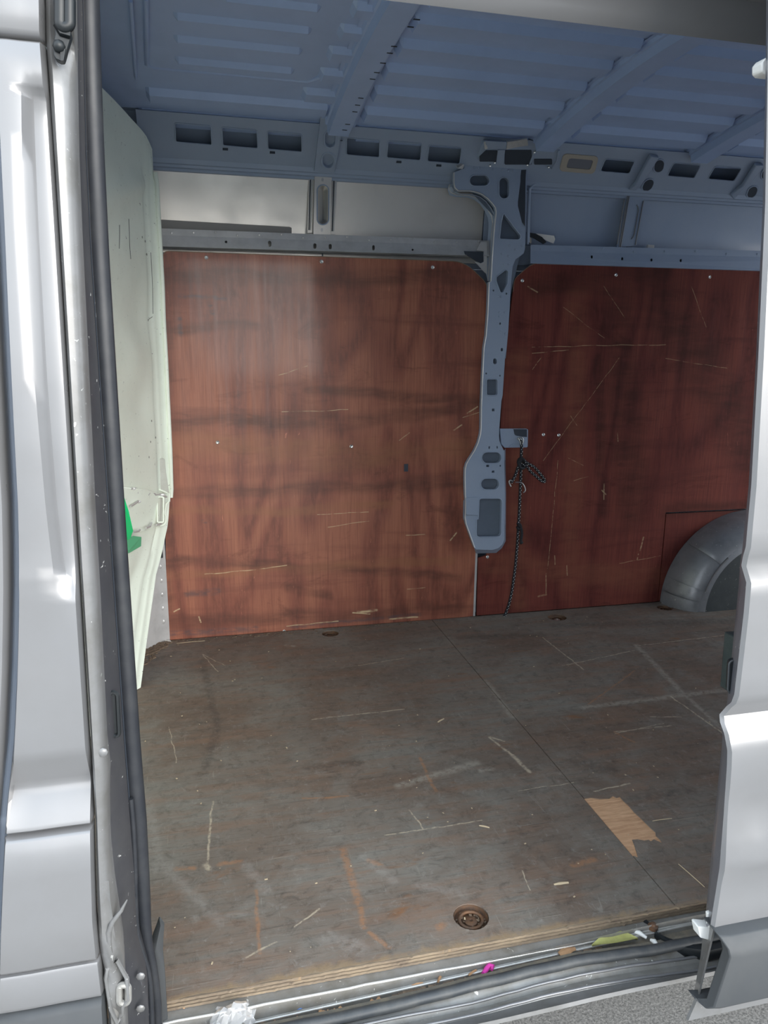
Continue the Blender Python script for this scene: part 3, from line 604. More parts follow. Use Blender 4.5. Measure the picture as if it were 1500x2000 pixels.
lin2 = thing('lining_board', onY(1200, 1185, YB), 'red plywood lining board right of the pillar, coloured darker for shade, cut out over the wheel arch', 'board')
bd2 = round_corners([(1002, 570), (1004, 545), (1040, 514), (1800, 548)], {1: 10, 2: 14}, 4)
o2 = [onY(x, y, YB) for x, y in [(931, 1203), (934, 1090), (950, 1085), (975, 880), (985, 700)]]+[onY(x, y, YB) for x, y in bd2[:-1]]
o2 += [V((3.3, YB, onY(1485, 528, YB).z)), V((3.3, YB, .001)), V((2.95, YB, .001)), V((2.95, YB, NZ)), V((NX, YB, NZ)), V((NX, YB, .001))]
o2[0].z = .001
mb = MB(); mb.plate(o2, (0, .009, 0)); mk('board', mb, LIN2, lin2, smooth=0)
mb = MB(); mb.tube([onY(x, y, YB-.0005) for x, y in bd2[:-1]], .0014, 5); mk('board_edge', mb, PLYEDGE, lin2)
for x, y in ((1203, 537), (1386, 541), (1091, 850), (1061, 849), (952, 1088), (1020, 548)): screw(lin2, x, y)
# the small piece that fills the cut-out round the arch
mb = MB(); R0 = .425; cxA = 2.405
pc = [V((NX+.005, YB+.001, .001)), V((NX+.005, YB+.001, NZ-.007)), V((2.93, YB+.001, NZ-.007)), V((2.93, YB+.001, .001))]
mb.plate(pc, (0, .007, 0)); tag(mk('infill_board', mb, LIN2, smooth=0), 'small red infill board, coloured darker for shade, fitted around the wheel arch', 'board')

# ---- wheel arch
arch = thing('wheel_arch', V((cxA, YB-.08, 0)), 'scuffed silver painted wheel arch rising from the floor on the right', 'wheel arch')
prof = [(.415, YB-.001), (.412, 2.83), (.398, 2.775), (.372, 2.728), (.345, 2.705), (.322, 2.694), (.300, 2.690)]
def arow(a, pr, extra=0): return [V((cxA-(r+extra)*math.cos(a)*1.0, y, max(.0005, (r+extra)*.985*math.sin(a)))) for r, y in pr]
mb = MB(); mb.loft([arow(math.pi*k/36, prof) for k in range(37)]); ARCHM = paint('scuffed_silver_arch', (.26, .27, .285), .38, .35, .25, (.15, .155, .165), .6, 14, (.6, .6, .58)); mk('arch_skin', mb, ARCHM, arch, smooth=60)
mb = MB(); rr = [[V((cxA-.301*math.cos(math.pi*k/36)*t, 2.690, max(.0006, .301*.985*math.sin(math.pi*k/36)*t))) for k in range(37)] for t in (1, .5, .02)]; mb.loft(rr); mk('arch_face', mb, paint('scraped_shaded_arch_face', (.028, .036, .040), .5, .2, .1, (.05, .06, .062), .6, 20, (.3, .33, .30)), arch, smooth=0, label='scraped inner face, coloured dark as if in shade')  # scraped face with its shade painted into the dark base colour
for a0, a1, ex, nm in ((.16, .30, .008, 'collar_band'), (.0, .14, .012, 'foot_band'), (.72, 1.02, .007, 'pressed_band')):
    mb = MB(); mb.slab([arow(a0+(a1-a0)*k/5, prof[1:6], ex) for k in range(6)], (0, 0, -.0035)); mk(nm, mb, ARCHM, arch, smooth=60, bevel=.0015)
mb = MB(); mb.tube([V((cxA-.322*math.cos(.3+k*.05), 2.693, .317*math.sin(.3+k*.05))) for k in range(12)], .004, 6); mk('worn_edge', mb, SILVER, arch, label='bright worn corner edge')

# ---- near side of the van: body left of the opening
YS = 1.0
def colX(tab, py): return onY(interp(tab, py), py, YS).x
LT = [(0, -20), (250, -5), (450, 6), (620, 14), (1000, 33), (1160, 34), (1300, 30), (1450, 22), (1560, 9), (1640, 2), (1800, -6), (2100, -16)]
ST = [(-600, 40), (0, 83), (75, 84), (150, 90), (300, 100), (450, 110), (900, 138), (1000, 144), (1175, 155), (1450, 172), (1600, 181), (1750, 184), (1850, 188), (1900, 199), (2000, 207), (2400, 230)]
B0 = [(0, 38), (190, 42), (450, 47), (750, 70), (1000, 92), (1100, 104), (1160, 112), (1300, 114), (2400, 124)]
B1 = [(0, 62), (190, 60), (450, 72), (750, 90), (1000, 110), (1100, 123), (1160, 134), (1300, 136), (2400, 146)]
def skin(rows, name, par, mat=SILVER):
    mb = MB(); R_ = []
    for py, dy, rec in rows:
        z = onY(interp(ST, py), py, YS).z
        xl, xs = colX(LT, py), colX(ST, py)-.001; b0, b1 = colX(B0, py), colX(B1, py)
        b0 = max(b0, xl+.01); b1 = max(b1, b0+.01)
        row = [V((xl-.004, YS+.03, z)), V((xl, YS+.012, z)), V((xl+.003, YS+dy, z)), V(((xl+b0)/2, YS+dy-.001, z)), V((b0, YS+dy, z)), V((b1, YS+dy+.016*rec, z)), V(((b1+xs)/2, YS+dy+.015*rec, z)), V((xs-.003, YS+dy+.016*rec, z)), V((xs, YS+dy+.012+.010*rec, z)), V((xs, YS+.03, z))]
        R_.append(row)
    mb.loft(R_); return mk(name, mb, mat, par, smooth=50)
near = MB(); near.slab([[V((x, YS+.055, z)) for x in (-.42, -.19)] for z in (-.1, .5, 1.0, 1.9)], (0, .01, 0))
nearw = struct(mk('wall_near', near, PRIMER), 'silver body side beside the open side door')
up_ = [(-700, .01, 0), (-300, .003, 0), (0, 0, 0), (60, 0, 0), (70, .004, 0), (73, .02, 0)]
skin(up_, 'body_panel', nearw)
mainr = [(79, .02, 0), (81, .003, 0), (86, 0, 0), (130, -.001, 0), (165, -.001, 0), (172, -.001, .25), (182, -.001, .8), (192, -.001, 1)]+[(y, -.001-.006*math.sin((y-192)/1250*3.14), 1) for y in range(260, 1110, 60)]+[(1118, -.007, 1), (1130, -.007, .9), (1150, -.006, .5), (1165, -.006, .1), (1178, -.005, 0), (1240, -.004, 0), (1320, -.003, 0), (1400, -.001, 0), (1455, -.001, 0), (1468, .001, 0), (1480, .005, 0), (1530, .026, 0), (1540, .029, 0), (1548, .029, 0), (1560, .024, 0), (1600, .003, 0), (1608, .002, 0), (1613, .006, 0), (1615, .02, 0)]
skin(mainr, 'body_panel', nearw)
skin([(1622, .02, 0), (1624, .004, 0), (1629, .0005, 0), (1700, -.001, 0), (1800, -.001, 0), (1870, 0, 0), (1876, .003, 0), (1877.5, .009, 0)], 'body_panel', nearw)
skin([(1880, .009, 0), (1881.5, .003, 0), (1886, .001, 0), (1940, .001, 0), (1948, .004, 0), (1950, .02, 0)], 'body_panel', nearw)
skin([(1953, .012, 0), (1956, .004, 0), (1965, -.003, 0), (2100, -.006, 0), (2300, .01, 0), (2500, .04, 0)], 'sill_moulding', nearw, TRIMP)
# jamb strips
JT = [(-600, 120), (0, 145), (150, 147), (300, 150), (450, 156), (1000, 183), (1150, 192), (1450, 207), (1500, 213), (1560, 212), (1640, 214), (1720, 222), (1850, 240), (2000, 248), (2400, 262)]
DT = [(-600, 140), (0, 157), (160, 160), (300, 163), (500, 173), (1000, 207), (1450, 238), (1600, 250), (1700, 258), (1830, 265), (1900, 285), (2000, 288), (2400, 300)]
def strip(py, tab, Y): p = onY(interp(tab, py), py, Y); return p
mb = MB(); R_ = []; pyl = [-500, -200]+list(range(0, 2061, 30))
for py in pyl:
    z = onY(interp(ST, py), py, YS).z; a = onY(interp(ST, py)+5, py, YS+.012); b = onY(interp(JT, py), py, YS+.03)
    low = max(0, min(1, (py-1600)/200)); wob = .006*low*math.sin(py/34.0)+.004*low*math.sin(py/13.0)
    top = max(0, min(1, (170-py)/100)) 
    R_.append([V((a.x-.002, YS+.035, a.z)), V((a.x, YS+.016, a.z)), V((a.x*.8+b.x*.2, YS+.008, a.z*.8+b.z*.2)), V((a.x*.5+b.x*.5, YS+.010+wob+.018*top, (a.z+b.z)/2)), V((a.x*.2+b.x*.8, YS+.014-wob+.02*top, a.z*.2+b.z*.8)), V((b.x, YS+.026, b.z)), V((b.x+.001, YS+.045, b.z))])
mb.loft(R_); jamb = mk('door_jamb', mb, SILVERD, nearw, smooth=60)
mb = MB(); R_ = []
for py in pyl:
    b = onY(interp(JT, py), py, YS+.038); d = onY(interp(DT, py)+2, py, YS+.075)
    low = max(0, min(1, (py-1540)/160)); wob = .004*low*math.sin(py/40.0+1)
    R_.append([b+V((-.001, 0, 0)), b*.6+d*.4+V((0, wob-.003, 0)), b*.25+d*.75+V((0, .002, 0)), d, d+V((.002, .03, 0))])
mb.loft(R_); mk('jamb_step', mb, paint('scuffed_grey_jamb', (.05, .05, .056), .42, .3, .2, (.08, .08, .08), .5, 16, (.5, .5, .48)), nearw, smooth=60)
# raised dent ridge and striker pocket low on the jamb
c6 = lambda a, b: (a/3.333, 1400+b/3.333)
mb = MB(); mb.tube([onY(*c6(*p), YS+.012) for p in ((828, 1190), (790, 1260), (735, 1330), (705, 1400), (712, 1500), (725, 1560), (690, 1640))], [.001, .003, .004, .0045, .0035, .003, .001], 8); mk('dent_ridge', mb, SILVERD, jamb, smooth=70)
pk = [onY(*c6(*p), YS+.010) for p in ((760, 1582), (825, 1700), (830, 1760), (835, 1840), (800, 1880), (800, 1930), (765, 1995), (720, 1900), (690, 1700), (700, 1640))]
c = sum(pk, V())/len(pk)
mb = MB(); mb.loft([pk, [c+(p-c)*.85+V((0, .004, 0)) for p in pk], [c+(p-c)*.6+V((0, .016, 0)) for p in pk], [c+(p-c)*.05+V((0, .018, 0)) for p in pk]], True); pocket = mk('striker_pocket', mb, STEPM, jamb, smooth=60, label='dirty pressed pocket low on the jamb')
mb = MB(); mb.tube(pk, .0035, 6, True); mk('pocket_rim', mb, SILVERD, pocket)
mb = MB(); q = [onY(*c6(x, y), YS+.012) for x, y in oval(775, 1745, 835, 1862, 5, 22)]; mb.tube(q, .005, 8, True); mk('striker_loop', mb, STEPM, pocket)
for a, b in ((915, 1690), (915, 1900), (668, 232)):
    mb = MB(); mb.blob(onY(*c6(a, b), YS+.045 if a > 800 else YS+.012), .007, 1, .4, 1); mk('spot_weld', mb, SILVERD, jamb)
# oval grommet on the jamb step
mb = MB(); q = [onY(x, y, YS+.055) for x, y in oval(213, 1352, 229, 1438, 6, None, 4)]; mb.tube(q, .003, 6, True); mb.plate([p+V((0, .002, 0)) for p in q], (0, .004, 0)); mk('grommet', mb, BLACKP, nearw, label='black oval grommet on the jamb')
# black rubber keeper at the top of the jamb
k3 = lambda a, b: (a/3.0, b/3.0)
keep = thing('door_keeper', onY(*k3(360, 350), YS), 'black rubber door keeper with an oval loop, high on the silver jamb', 'door keeper')
mb = MB(); mb.plate([onY(*k3(*p), YS-.002) for p in ((308, -60), (318, 120), (322, 200), (312, 250), (312, 320), (325, 345), (350, 358), (373, 357), (380, 335), (392, 290), (418, 205), (405, 160), (412, 80), (405, -60))], (0, .012, 0), ); mk('keeper_base', mb, BLACKP, keep, bevel=.0025)
mb = MB(); mb.tube([onY(*k3(x, y), YS-.006) for x, y in oval(352, -20, 408, 160, 6)], .0065, 8, True); mk('keeper_loop', mb, BLACKP, keep, smooth=70)
mb = MB(); mb.tube([onY(*k3(x, y), YS-.004) for x, y in ((330, 140), (360, 190), (415, 205))], .004, 6); mb.blob(onY(*k3(345, 270), YS-.004), .007); mb.plate([onY(*k3(*p), YS-.005) for p in ((352, 290), (385, 285), (372, 355), (355, 355))], (0, .005, 0)); mk('keeper_rib', mb, BLACKP, keep, smooth=60)

# ---- weatherstrip along the opening
SC = [(-600, 150), (0, 172), (150, 176), (300, 182), (500, 192), (1000, 224), (1450, 255), (1600, 267), (1700, 274), (1800, 281), (1850, 287), (1880, 294), (1940, 303), (2000, 306), (2400, 315)]
SR = [(-600, .0125), (0, .0125), (1000, .0128), (1450, .013), (1600, .0135), (1750, .0115), (1850, .008), (2000, .008), (2400, .008)]
seal = thing('door_seal', onY(306, 2000, 1.10), 'black rubber door seal running up the left edge of the opening', 'door seal')
pl = [-420, -200]+list(range(0, 2120, 40))
mb = MB(); mb.tube([onY(interp(SC, y)+2, y, 1.105) for y in pl], [interp(SR, y) for y in pl], 12); mk('seal_bulb', mb, RUBBER, seal, smooth=70)
mb = MB(); mb.loft([[onY(interp(DT, y)+1, y, 1.088), onY(interp(DT, y)+5, y, 1.082), onY(interp(DT, y)+8, y, 1.10)] for y in pl]); mk('seal_lip', mb, DARKGAP, seal)
mb = MB(); mb.tube([onY(interp(DT, y)+6+3*math.sin(y/60.0), y, 1.085) for y in range(1560, 2120, 30)], .0042, 8); mb.tube([onY(*c6(*p), 1.08) for p in ((805, 1105), (835, 1110), (860, 1135), (875, 1170))], .0022, 6); mk('loose_strip', mb, RUBBER, seal, smooth=70)
# grey plastic post cover at the foot of the opening
mb = MB(); mb.slab([[onY(x0, y, 1.135), onY((x0+x1)/2, y, 1.128), onY(x1, y, 1.135)] for y, x0, x1 in ((1796, 310, 313), (1808, 306, 321), (1835, 296, 319), (1860, 288, 318), (1900, 285, 322), (1970, 285, 326), (2000, 285, 328), (2060, 285, 330), (2200, 285, 335))], (0, .006, 0)); tag(mk('post_cover', mb, TRIMP, smooth=60), 'grey plastic post cover at the foot of the black seal', 'post cover')

# ---- cab door: sliver left of the gap
mb = MB(); R_ = []
for py in [-700, -300, 0]+list(range(100, 1661, 80))+[1800, 2000, 2200]:
    z = onY(interp(ST, py), py, YS).z; xl = colX(LT, py)-.013
    dy = .028*max(0, 1-abs(py-1538)/60.0)
    R_.append([V((-1.0, YS+dy, z)), V((-.6, YS+dy-.004, z)), V((xl-.004, YS+dy, z)), V((xl, YS+dy+.006, z)), V((xl, YS+.04, z))])
mb.loft(R_); struct(mk('door_1', mb, SILVER, smooth=50), 'edge of the silver cab door at the far left')

# ---- bulkhead (pale green partition ahead of the cargo bay)
XF = [(1.90, -.119), (1.72, -.119), (1.585, -.121), (1.3, -.119), (.98, -.121), (.75, -.122), (.60, -.125), (.47, -.140), (.40, -.165)]+[(onY(*p).z, onY(*p).x) for p in ((296, 1114, 2.66), (288, 1170, 2.61), (278, 1240, 2.55), (264, 1344, 2.46))]
YFt = [(1.9, 2.835), (.50, 2.835), (.44, 2.77), (.40, 2.71)]+[(onY(*p).z, p[2]) for p in ((296, 1114, 2.66), (288, 1170, 2.61), (278, 1240, 2.55), (264, 1344, 2.46))]
ZT = [(0, 1.757), (.025, 1.772), (.055, 1.786), (.085, 1.795), (.145, 1.807), (.215, 1.816), (.305, 1.824), (.435, 1.831), (.9, 1.835), (1.7, 1.835)]   # top edge by distance from the far wall
def xf(z):
    t = sorted(XF); return interp(t, z)
def bulk(z, d, off=0.0):
    y = interp(sorted(YFt), z)-d
    g = .28*min(d, .05)+.38*max(0, min(d, .15)-.05)+.28*max(0, min(d, .42)-.15)+.12*max(0, d-.42)
    x = xf(z)-g
    bead = .014*math.exp(-((d-.022)/.010)**2)                      # rolled lip near the far edge
    fold = .010*math.exp(-((d-.075)/.012)**2)
    dent = .014*math.exp(-((z-1.20)/.09)**2-((d-.17)/.10)**2)-.010*math.exp(-((z-1.08)/.10)**2-((d-.22)/.09)**2)+.012*math.exp(-((z-.92)/.07)**2-((d-.2)/.08)**2)
    crease = .020*math.exp(-((z-(1.66-.35*d))/.022)**2) *min(1, max(0, d-.06)/.06) if z > 1.35 else 0
    low = .020*math.sin(d*26)*max(0, min(1, (.46-z)/.1))*max(0, 1-d/.3)
    k = max(0, min(1, (1.75-z)/.12)); k = k*k*(3-2*k)
    return V((x+(bead-fold)*k-dent+crease+low+off, y, z))
bh = thing('bulkhead', V((-.32, 2.0, 0)), 'pale mint green steel bulkhead at the left end of the bay', 'bulkhead')
ds = [0, .008, .015, .022, .03, .038, .05, .062, .075, .09, .11, .14, .17, .2, .24, .28, .33, .4, .5, .65, .85, 1.1, 1.4, 1.62]
mb = MB(); R_ = []
for k in range(81):
    t = k/80; row = []
    for d in ds:
        zt = interp(ZT, d); z = .002+(zt-.002)*t; row.append(bulk(z, d))
    R_.append(row)
mb.slab(R_, (-.004, 0, 0)); mk('bulkhead_panel', mb, MINT, bh, smooth=60)
# cross beam with its end cap
c3 = lambda a, b: (180+a/7.5, 900+b/7.5)
def bp(px, py, d, off=0.0): return onY(px, py, 2.80-d)
beamq = [c3(*p) for p in ((1095, 500), (1082, 560), (1060, 640), (1060, 760), (1075, 810), (1065, 900), (1030, 940), (900, 990), (700, 1055), (600, 1080))]
mb = MB(); 
cap = [onY(x, y, YY) for (x, y), YY in zip([c3(*p) for p in ((440, 380), (820, 420), (1100, 505), (1060, 640), (1050, 760), (1030, 940), (880, 990), (700, 1050), (560, 1080), (480, 1000))], (2.39, 2.56, 2.73, 2.72, 2.72, 2.715, 2.65, 2.57, 2.51, 2.47))]
mb.plate(cap, (-.06, .05, 0)); beam = mk('cross_beam', mb, MINT, bh, bevel=.004, label='pale green box beam across the bulkhead, scuffed to grey at its corners')
mb = MB(); mb.tube([onY(*c3(*p), 2.73) for p in ((1130, 470), (1128, 590), (1085, 630), (1065, 770), (1082, 810), (1078, 900), (1050, 935), (1000, 950))], .004, 8); mk('beam_lip', mb, MINT, beam, smooth=70)
for a, b in ((560, 410), (1000, 500), (640, 600)):
    mb = MB(); mb.blob(onY(*c3(a, b), 2.47 if a < 600 else 2.52 if a < 900 else 2.675)+V((.003, -.002, 0)), .009, 1.6, .4, .6); mk('scuff', mb, RAILM, beam, label='grey scuff where the paint is gone')
for pts in (((560, 410), (640, 405), (700, 435), (660, 470)), ((820, 500), (850, 450), (900, 470), (930, 500), (1000, 490), (1090, 530)), ((565, 665), (620, 630), (675, 590)), ((600, 1045), (680, 1030), (700, 1010)), ((790, 985), (850, 960), (870, 905)), ((940, 940), (1010, 920))):
    mb = MB(); mb.tube([onY(*c3(a, b), 2.39+(a-440)/660*.335-.002) for a, b in pts], .0035, 5); mk('scuff', mb, RAILM, beam, label='grey scuff where the paint is gone')
mb = MB(); mb.tube([onY(*c3(x, y), 2.664) for x, y in oval(955, 530, 1045, 900, 4, 20)], .003, 6, True); mk('pressed_frame', mb, MINT, beam, smooth=70)
# folded gusset over the beam
mb = MB(); mb.plate([onY(*c3(*p), 2.77) for p in ((985, -30), (1065, -30), (1085, 170), (1110, 330), (1130, 470), (1060, 455), (870, 370), (880, 180), (950, 100), (960, 0))], (-.02, .03, 0)); mk('gusset', mb, paint('grey_green_gusset', (.46, .47, .43), .4, .1, .1, (.36, .35, .32), .6, 25), bh, bevel=.002, label='greyed gusset above the cross beam')
mb = MB(); mb.tube([onY(*c3(*p), 2.768) for p in ((900, -20), (880, 200), (865, 350), (880, 378), (1100, 470))], .0035, 8); mk('gusset_lip', mb, MINT, bh, smooth=70)
for pts in ([(1.42-.02*k, .060) for k in range(11)], [(1.21, .062), (1.20, .075), (1.195, .085)], [(1.47, .30), (1.44, .305), (1.40, .315)], [(1.50, .22), (1.46, .223), (1.42, .228), (1.38, .226)]):
    mb = MB(); mb.tube([bulk(z, d, .0008) for z, d in pts], .0008, 5); mk('scratch', mb, TRIMP, bh, label='dark scratch in the pale paint')
for z, d in ((1.46, .12), (1.45, .10), (1.41, .09), (.80, .10), (.79, .14), (.86, .12), (.74, .16)):
    mb = MB(); p = bulk(z, d, .001); mb.blob(p, .005, .3, 1.2, .8); mk('paint_chip', mb, FOAM, bh)
# pipe-like bead on the edge
mb = MB(); mb.tube([bulk(z, .022, .004) for z in [1.68-.03*k for k in range(38)]], .0075, 8); mk('edge_bead', mb, MINT, bh, smooth=70)
# silver body return between the bulkhead and the far wall
mb = MB(); R_ = []
for k in range(13):
    z = .46*k/12; b = bulk(z, .02); R_.append([V((-.33, 2.70, z)), V((-.225+.03*z, 2.785, z)), V((-.188, 2.835, z)), V((-.165, 2.850, z)), V((-.150, 2.8555, z))])
mb.slab(R_, (-.01, .004, 0)); cr = mk('corner_return', mb, RAILM, wall, smooth=40, label='grey corner sheet with a row of spot welds, left of the plywood')
for k in range(7):
    mb = MB(); mb.blob(V((-.170, 2.846, .08+.055*k)), .007, 1, .5, 1.4); mk('spot_weld', mb, RAILM, cr)
mb = MB(); mb.box((-.172, 2.838, .335), (-.158, 2.85, .375)); mk('clip', mb, BLACKP, cr, bevel=.001)
# green tape on the bulkhead
tp = [onY(*c3(*p), YY) for p, YY in (((430, 440), 2.43), ((470, 455), 2.445), ((540, 670), 2.475), ((605, 960), 2.515), ((560, 1075), 2.50), ((420, 1130), 2.43))]
mb = MB(); mb.plate([p+V((.004, -.064, 0)) for p in tp], (-.002, .001, 0)); tag(mk('tape', mb, GREEN, smooth=0), 'bright green tape stuck on the bulkhead beam behind the seal', 'tape')
tp = [onY(*c3(*p), YY) for p, YY in (((440, 1130), 2.43), ((560, 1090), 2.49), ((670, 1105), 2.53), ((665, 1240), 2.53), ((490, 1340), 2.45), ((440, 1350), 2.42))]
mb = MB(); mb.plate([p+V((.012, -.012, 0)) for p in tp], (-.002, .001, 0)); tag(mk('tape', mb, paint('shaded_green_plastic', (.10, .42, .22), .45, 0, .1), smooth=0), 'green tape end, coloured as if in shade, hanging under the bulkhead beam', 'tape')  # darker copy of the tape green, shade below the beam painted in

# front end above the bulkhead closes the shell; unseen rear opening added for light
mb = MB(); mb.slab([[V((-.95, y, z)) for y in (1.0, 2.97)] for z in (-.1, 2.0)], (-.01, 0, 0)); struct(mk('wall_left', mb, PRIMER, smooth=0), 'front end of the body behind the bulkhead')
mb = MB(); mb.plate([V((3.55, y, z)) for y, z in ((1.0, -.1), (2.97, -.1), (2.97, 2.0), (1.0, 2.0))], (.03, 0, 0), [[V((3.55, y, z)) for y, z in ((1.22, .02), (2.76, .02), (2.80, .9), (2.70, 1.70), (1.28, 1.70), (1.18, .9))]]); struct(mk('wall_right', mb, PRIMER, smooth=0), 'unseen rear end of the cargo bay, opening added to let in light')
mb = MB(); mb.slab([[V((x, 1.06, z)) for x in (1.18, 3.55)] for z in (-.1, .8, 1.9)], (0, .01, 0)); struct(mk('wall_near_rear', mb, PRIMER, smooth=0), 'body side behind the slid-back door')

# ---- roof
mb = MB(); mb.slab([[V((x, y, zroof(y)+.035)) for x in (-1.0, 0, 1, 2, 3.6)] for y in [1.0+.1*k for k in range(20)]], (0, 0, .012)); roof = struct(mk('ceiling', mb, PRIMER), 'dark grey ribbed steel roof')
RY = [1.42, 1.57, 1.72, 1.87, 2.02, 2.172, 2.325, 2.473, 2.617, 2.752]
def roof_bay(x0, x1, ridges):
    mb = MB(); ys = [1.0+.05*k for k in range(36)]
    mb.loft([[V((x, y, zroof(y))) for x in (x0, x1)] for y in ys])
    for a, b, yc, h, w_ in ridges:
        pr = [(-.007, .0015), (.006, -h), (.004+w_, -h), (.018+w_, .0015)]; R_ = []
        for x, s_ in ((a-.012, 0), (a, 1), (b, 1), (b+.012, 0)):
            R_.append([V((x, yc+dy, zroof(yc+dy)+(dz if s_ else .002))) for dy, dz in pr])
        mb.loft(R_)
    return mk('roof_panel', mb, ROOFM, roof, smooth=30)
BX = [.497, 1.262, 1.905, 2.55]
def xz(px, py): return onP(px, py, V((0, 2.4, 1.90)), V((0, .05, 1)).normalized())
rid = []
for a, b in (((443, 0), (620, 20)), ((347, 37), (602, 66)), ((347, 79), (584, 105)), ((349, 116), (568, 140))):
    p, q = xz(*a), xz(*b); rid.append((p.x, q.x, (p.y+q.y)/2, .013, .010))
for a, b in (((698, 13), (741, 17)), ((672, 60), (715, 63)), ((650, 101), (690, 105)), ((633, 139), (672, 143)), ((599, 171), (650, 176))):
    p, q = xz(*a), xz(*b); rid.append((p.x, .452, (p.y+q.y)/2, .016, .05))
rid += [(-.11, .44, 2.617, .018, .05), (-.14, .44, 2.752, .020, .06)]
roof_bay(-.95, BX[0], rid)
for i in range(3):
    roof_bay(BX[i]+.001, BX[i+1], [(BX[i]+.075, BX[i+1]-.066, y, .021, .06) for y in RY])
roof_bay(BX[3]+.001, 3.55, [(BX[3]+.075, 3.45, y, .021, .06) for y in RY])
# recessed frame line of the front bay and the front header
fr = [xz(285, 0), xz(287, 128), xz(300, 135), xz(600, 162), xz(625, 152)]
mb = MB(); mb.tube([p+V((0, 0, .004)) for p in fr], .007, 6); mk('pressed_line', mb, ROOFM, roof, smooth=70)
mb = MB(); mb.box((-.40, 1.05, 1.80), (-.33, 2.50, 1.92)); mk('front_header', mb, PRIMER, roof, bevel=.01)
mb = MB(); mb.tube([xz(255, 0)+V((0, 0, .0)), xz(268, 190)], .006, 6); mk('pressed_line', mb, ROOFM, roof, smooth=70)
# roof bows
def bow(xc, slots):
    prof = [(-.062, 0.0), (-.050, 0.0), (-.047, -.010), (-.040, -.012), (-.034, -.036), (.036, -.036), (.044, -.008), (.058, -.006), (.060, 0.0)]
    mb = MB(); R_ = []
    for k in range(33):
        y = 1.02+(2.745-1.02)*k/32; R_.append([V((xc+dx, y, zroof(y)-.004+dz)) for dx, dz in prof])
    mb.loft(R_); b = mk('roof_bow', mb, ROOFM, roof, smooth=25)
    for x, y in slots:
        p = xz(x, y); mb = MB(); z = zroof(p.y)-.0405; mb.box((p.x-.008, p.y-.0025, z-.0004), (p.x+.008, p.y+.0025, z+.001)); mk('slot', mb, DARKGAP, b, smooth=0)
    return b
b1 = bow(BX[0], [c2(*p) for p in ((1418, 20), (1390, 60), (1315, 158), (1296, 190), (1265, 236), (1237, 278), (1218, 306), (1165, 383), (1150, 410), (1138, 435), (1105, 480), (1092, 500), (1072, 535), (1064, 552))])
b2 = bow(BX[1], []); b3 = bow(BX[2], []); b4 = bow(BX[3], [])
# small clip on the last rib of the front bay
mb = MB(); p = onP(372, 214, V((0, 2.75, 1.85)), V((0, 1, 0))); mb.box(p+V((-.030, -.012, -.006)), p+V((.030, .01, .010))); mk('rib_clip', mb, PRIMER, roof, bevel=.004)

# ---- header over the door opening
mb = MB()
hp = [(1.17, 1.64), (1.150, 1.598), (1.135, 1.586), (1.117, 1.600), (1.100, 1.626), (1.075, 1.632), (1.06, 1.632), (1.04, 1.64), (1.00, 1.650), (.985, 1.66), (.982, 1.72), (1.0, 1.83), (1.05, 1.93), (1.08, 1.955)]
mb.loft([[V((x, y, z)) for x in (-.9, -.2, .3, .8, 1.5, 2.5, 3.55)] for y, z in hp]); tr2 = struct(mk('trim_2', mb, SILVER, smooth=50), 'silver header over the door opening')
mb = MB(); mb.tube([V((x, 1.092, 1.629)) for x in (.55, 1.0, 1.6)], .004, 8); mk('header_rail', mb, SILVER, tr2, smooth=70)

# ---- door sill
xs = [-.42, -.25, -.1]
cols = [-.5, -.2, .0, .2, .345, .45, .56, .65, .72, .80, .9, 1.1, 1.6, 2.4]
def tz(x): return .035*(max(-.1, min(.9, x))-.38)           # the sill rises a little towards the rear
def sillz(tab, Y, x):                                    # height of a sill line at x, from where its edge is seen
    pts = sorted((onY(px, py, Y).x, onY(px, py, Y).z) for px, py in tab)
    if x <= pts[0][0]: return pts[0][1]
    if x >= pts[-1][0]: return pts[-1][1]
    return interp(pts, x)
T_rub = [(693, 1981), (800, 1956), (924, 1924), (1048, 1894), (1131, 1875), (1213, 1863), (1267, 1856)]
T_l1 = [(800, 1981), (924, 1957), (1048, 1923), (1131, 1903), (1213, 1888), (1370, 1866)]
T_l2 = [(924, 1981), (1048, 1948), (1131, 1929), (1213, 1914), (1370, 1893)]
T_lo = [(965, 1997), (1089, 1968), (1213, 1938), (1296, 1922), (1370, 1906)]
mb = MB(); mb.loft([[V((x, y, z+(tz(x) if y < 1.1284 else 0))) for x in cols] for y, z in ((1.20, -.019), (1.150, -.0185), (1.1285, -.0185), (1.1265, -.021), (1.1275, -.036), (1.124, -.0385), (1.1215, -.036), (1.121, -.050))])
sill = struct(mk('trim_1', mb, STEPM, smooth=30), 'worn metal sill of the side door')
def bright(y, z, r, nm='sill_edge', x0=-.2, x1=1.6, jit=0.0):
    mb = MB(); random.seed(5); mb.tube([V((x0+(x1-x0)*i/60, y+random.uniform(-jit, jit), z+(tz(x0+(x1-x0)*i/60) if y < 1.127 else 0)+random.uniform(-jit, jit))) for i in range(61)], r, 6); return mk(nm, mb, paint('bare_bright_edge', (.72, .71, .68), .3, .5, .2, (.45, .44, .41), .5, 40), sill, smooth=70)
bright(1.1285, -.0195, .0028, jit=.0006); bright(1.1235, -.0375, .0026)
mb = MB(); mb.loft([[V((x, y, z+tz(x))) for x in cols] for y, z in ((1.124, -.046), (1.112, -.047), (1.104, -.046))]); mk('gutter', mb, GUTM, sill)
def srow(fn): return [fn(x) for x in cols]
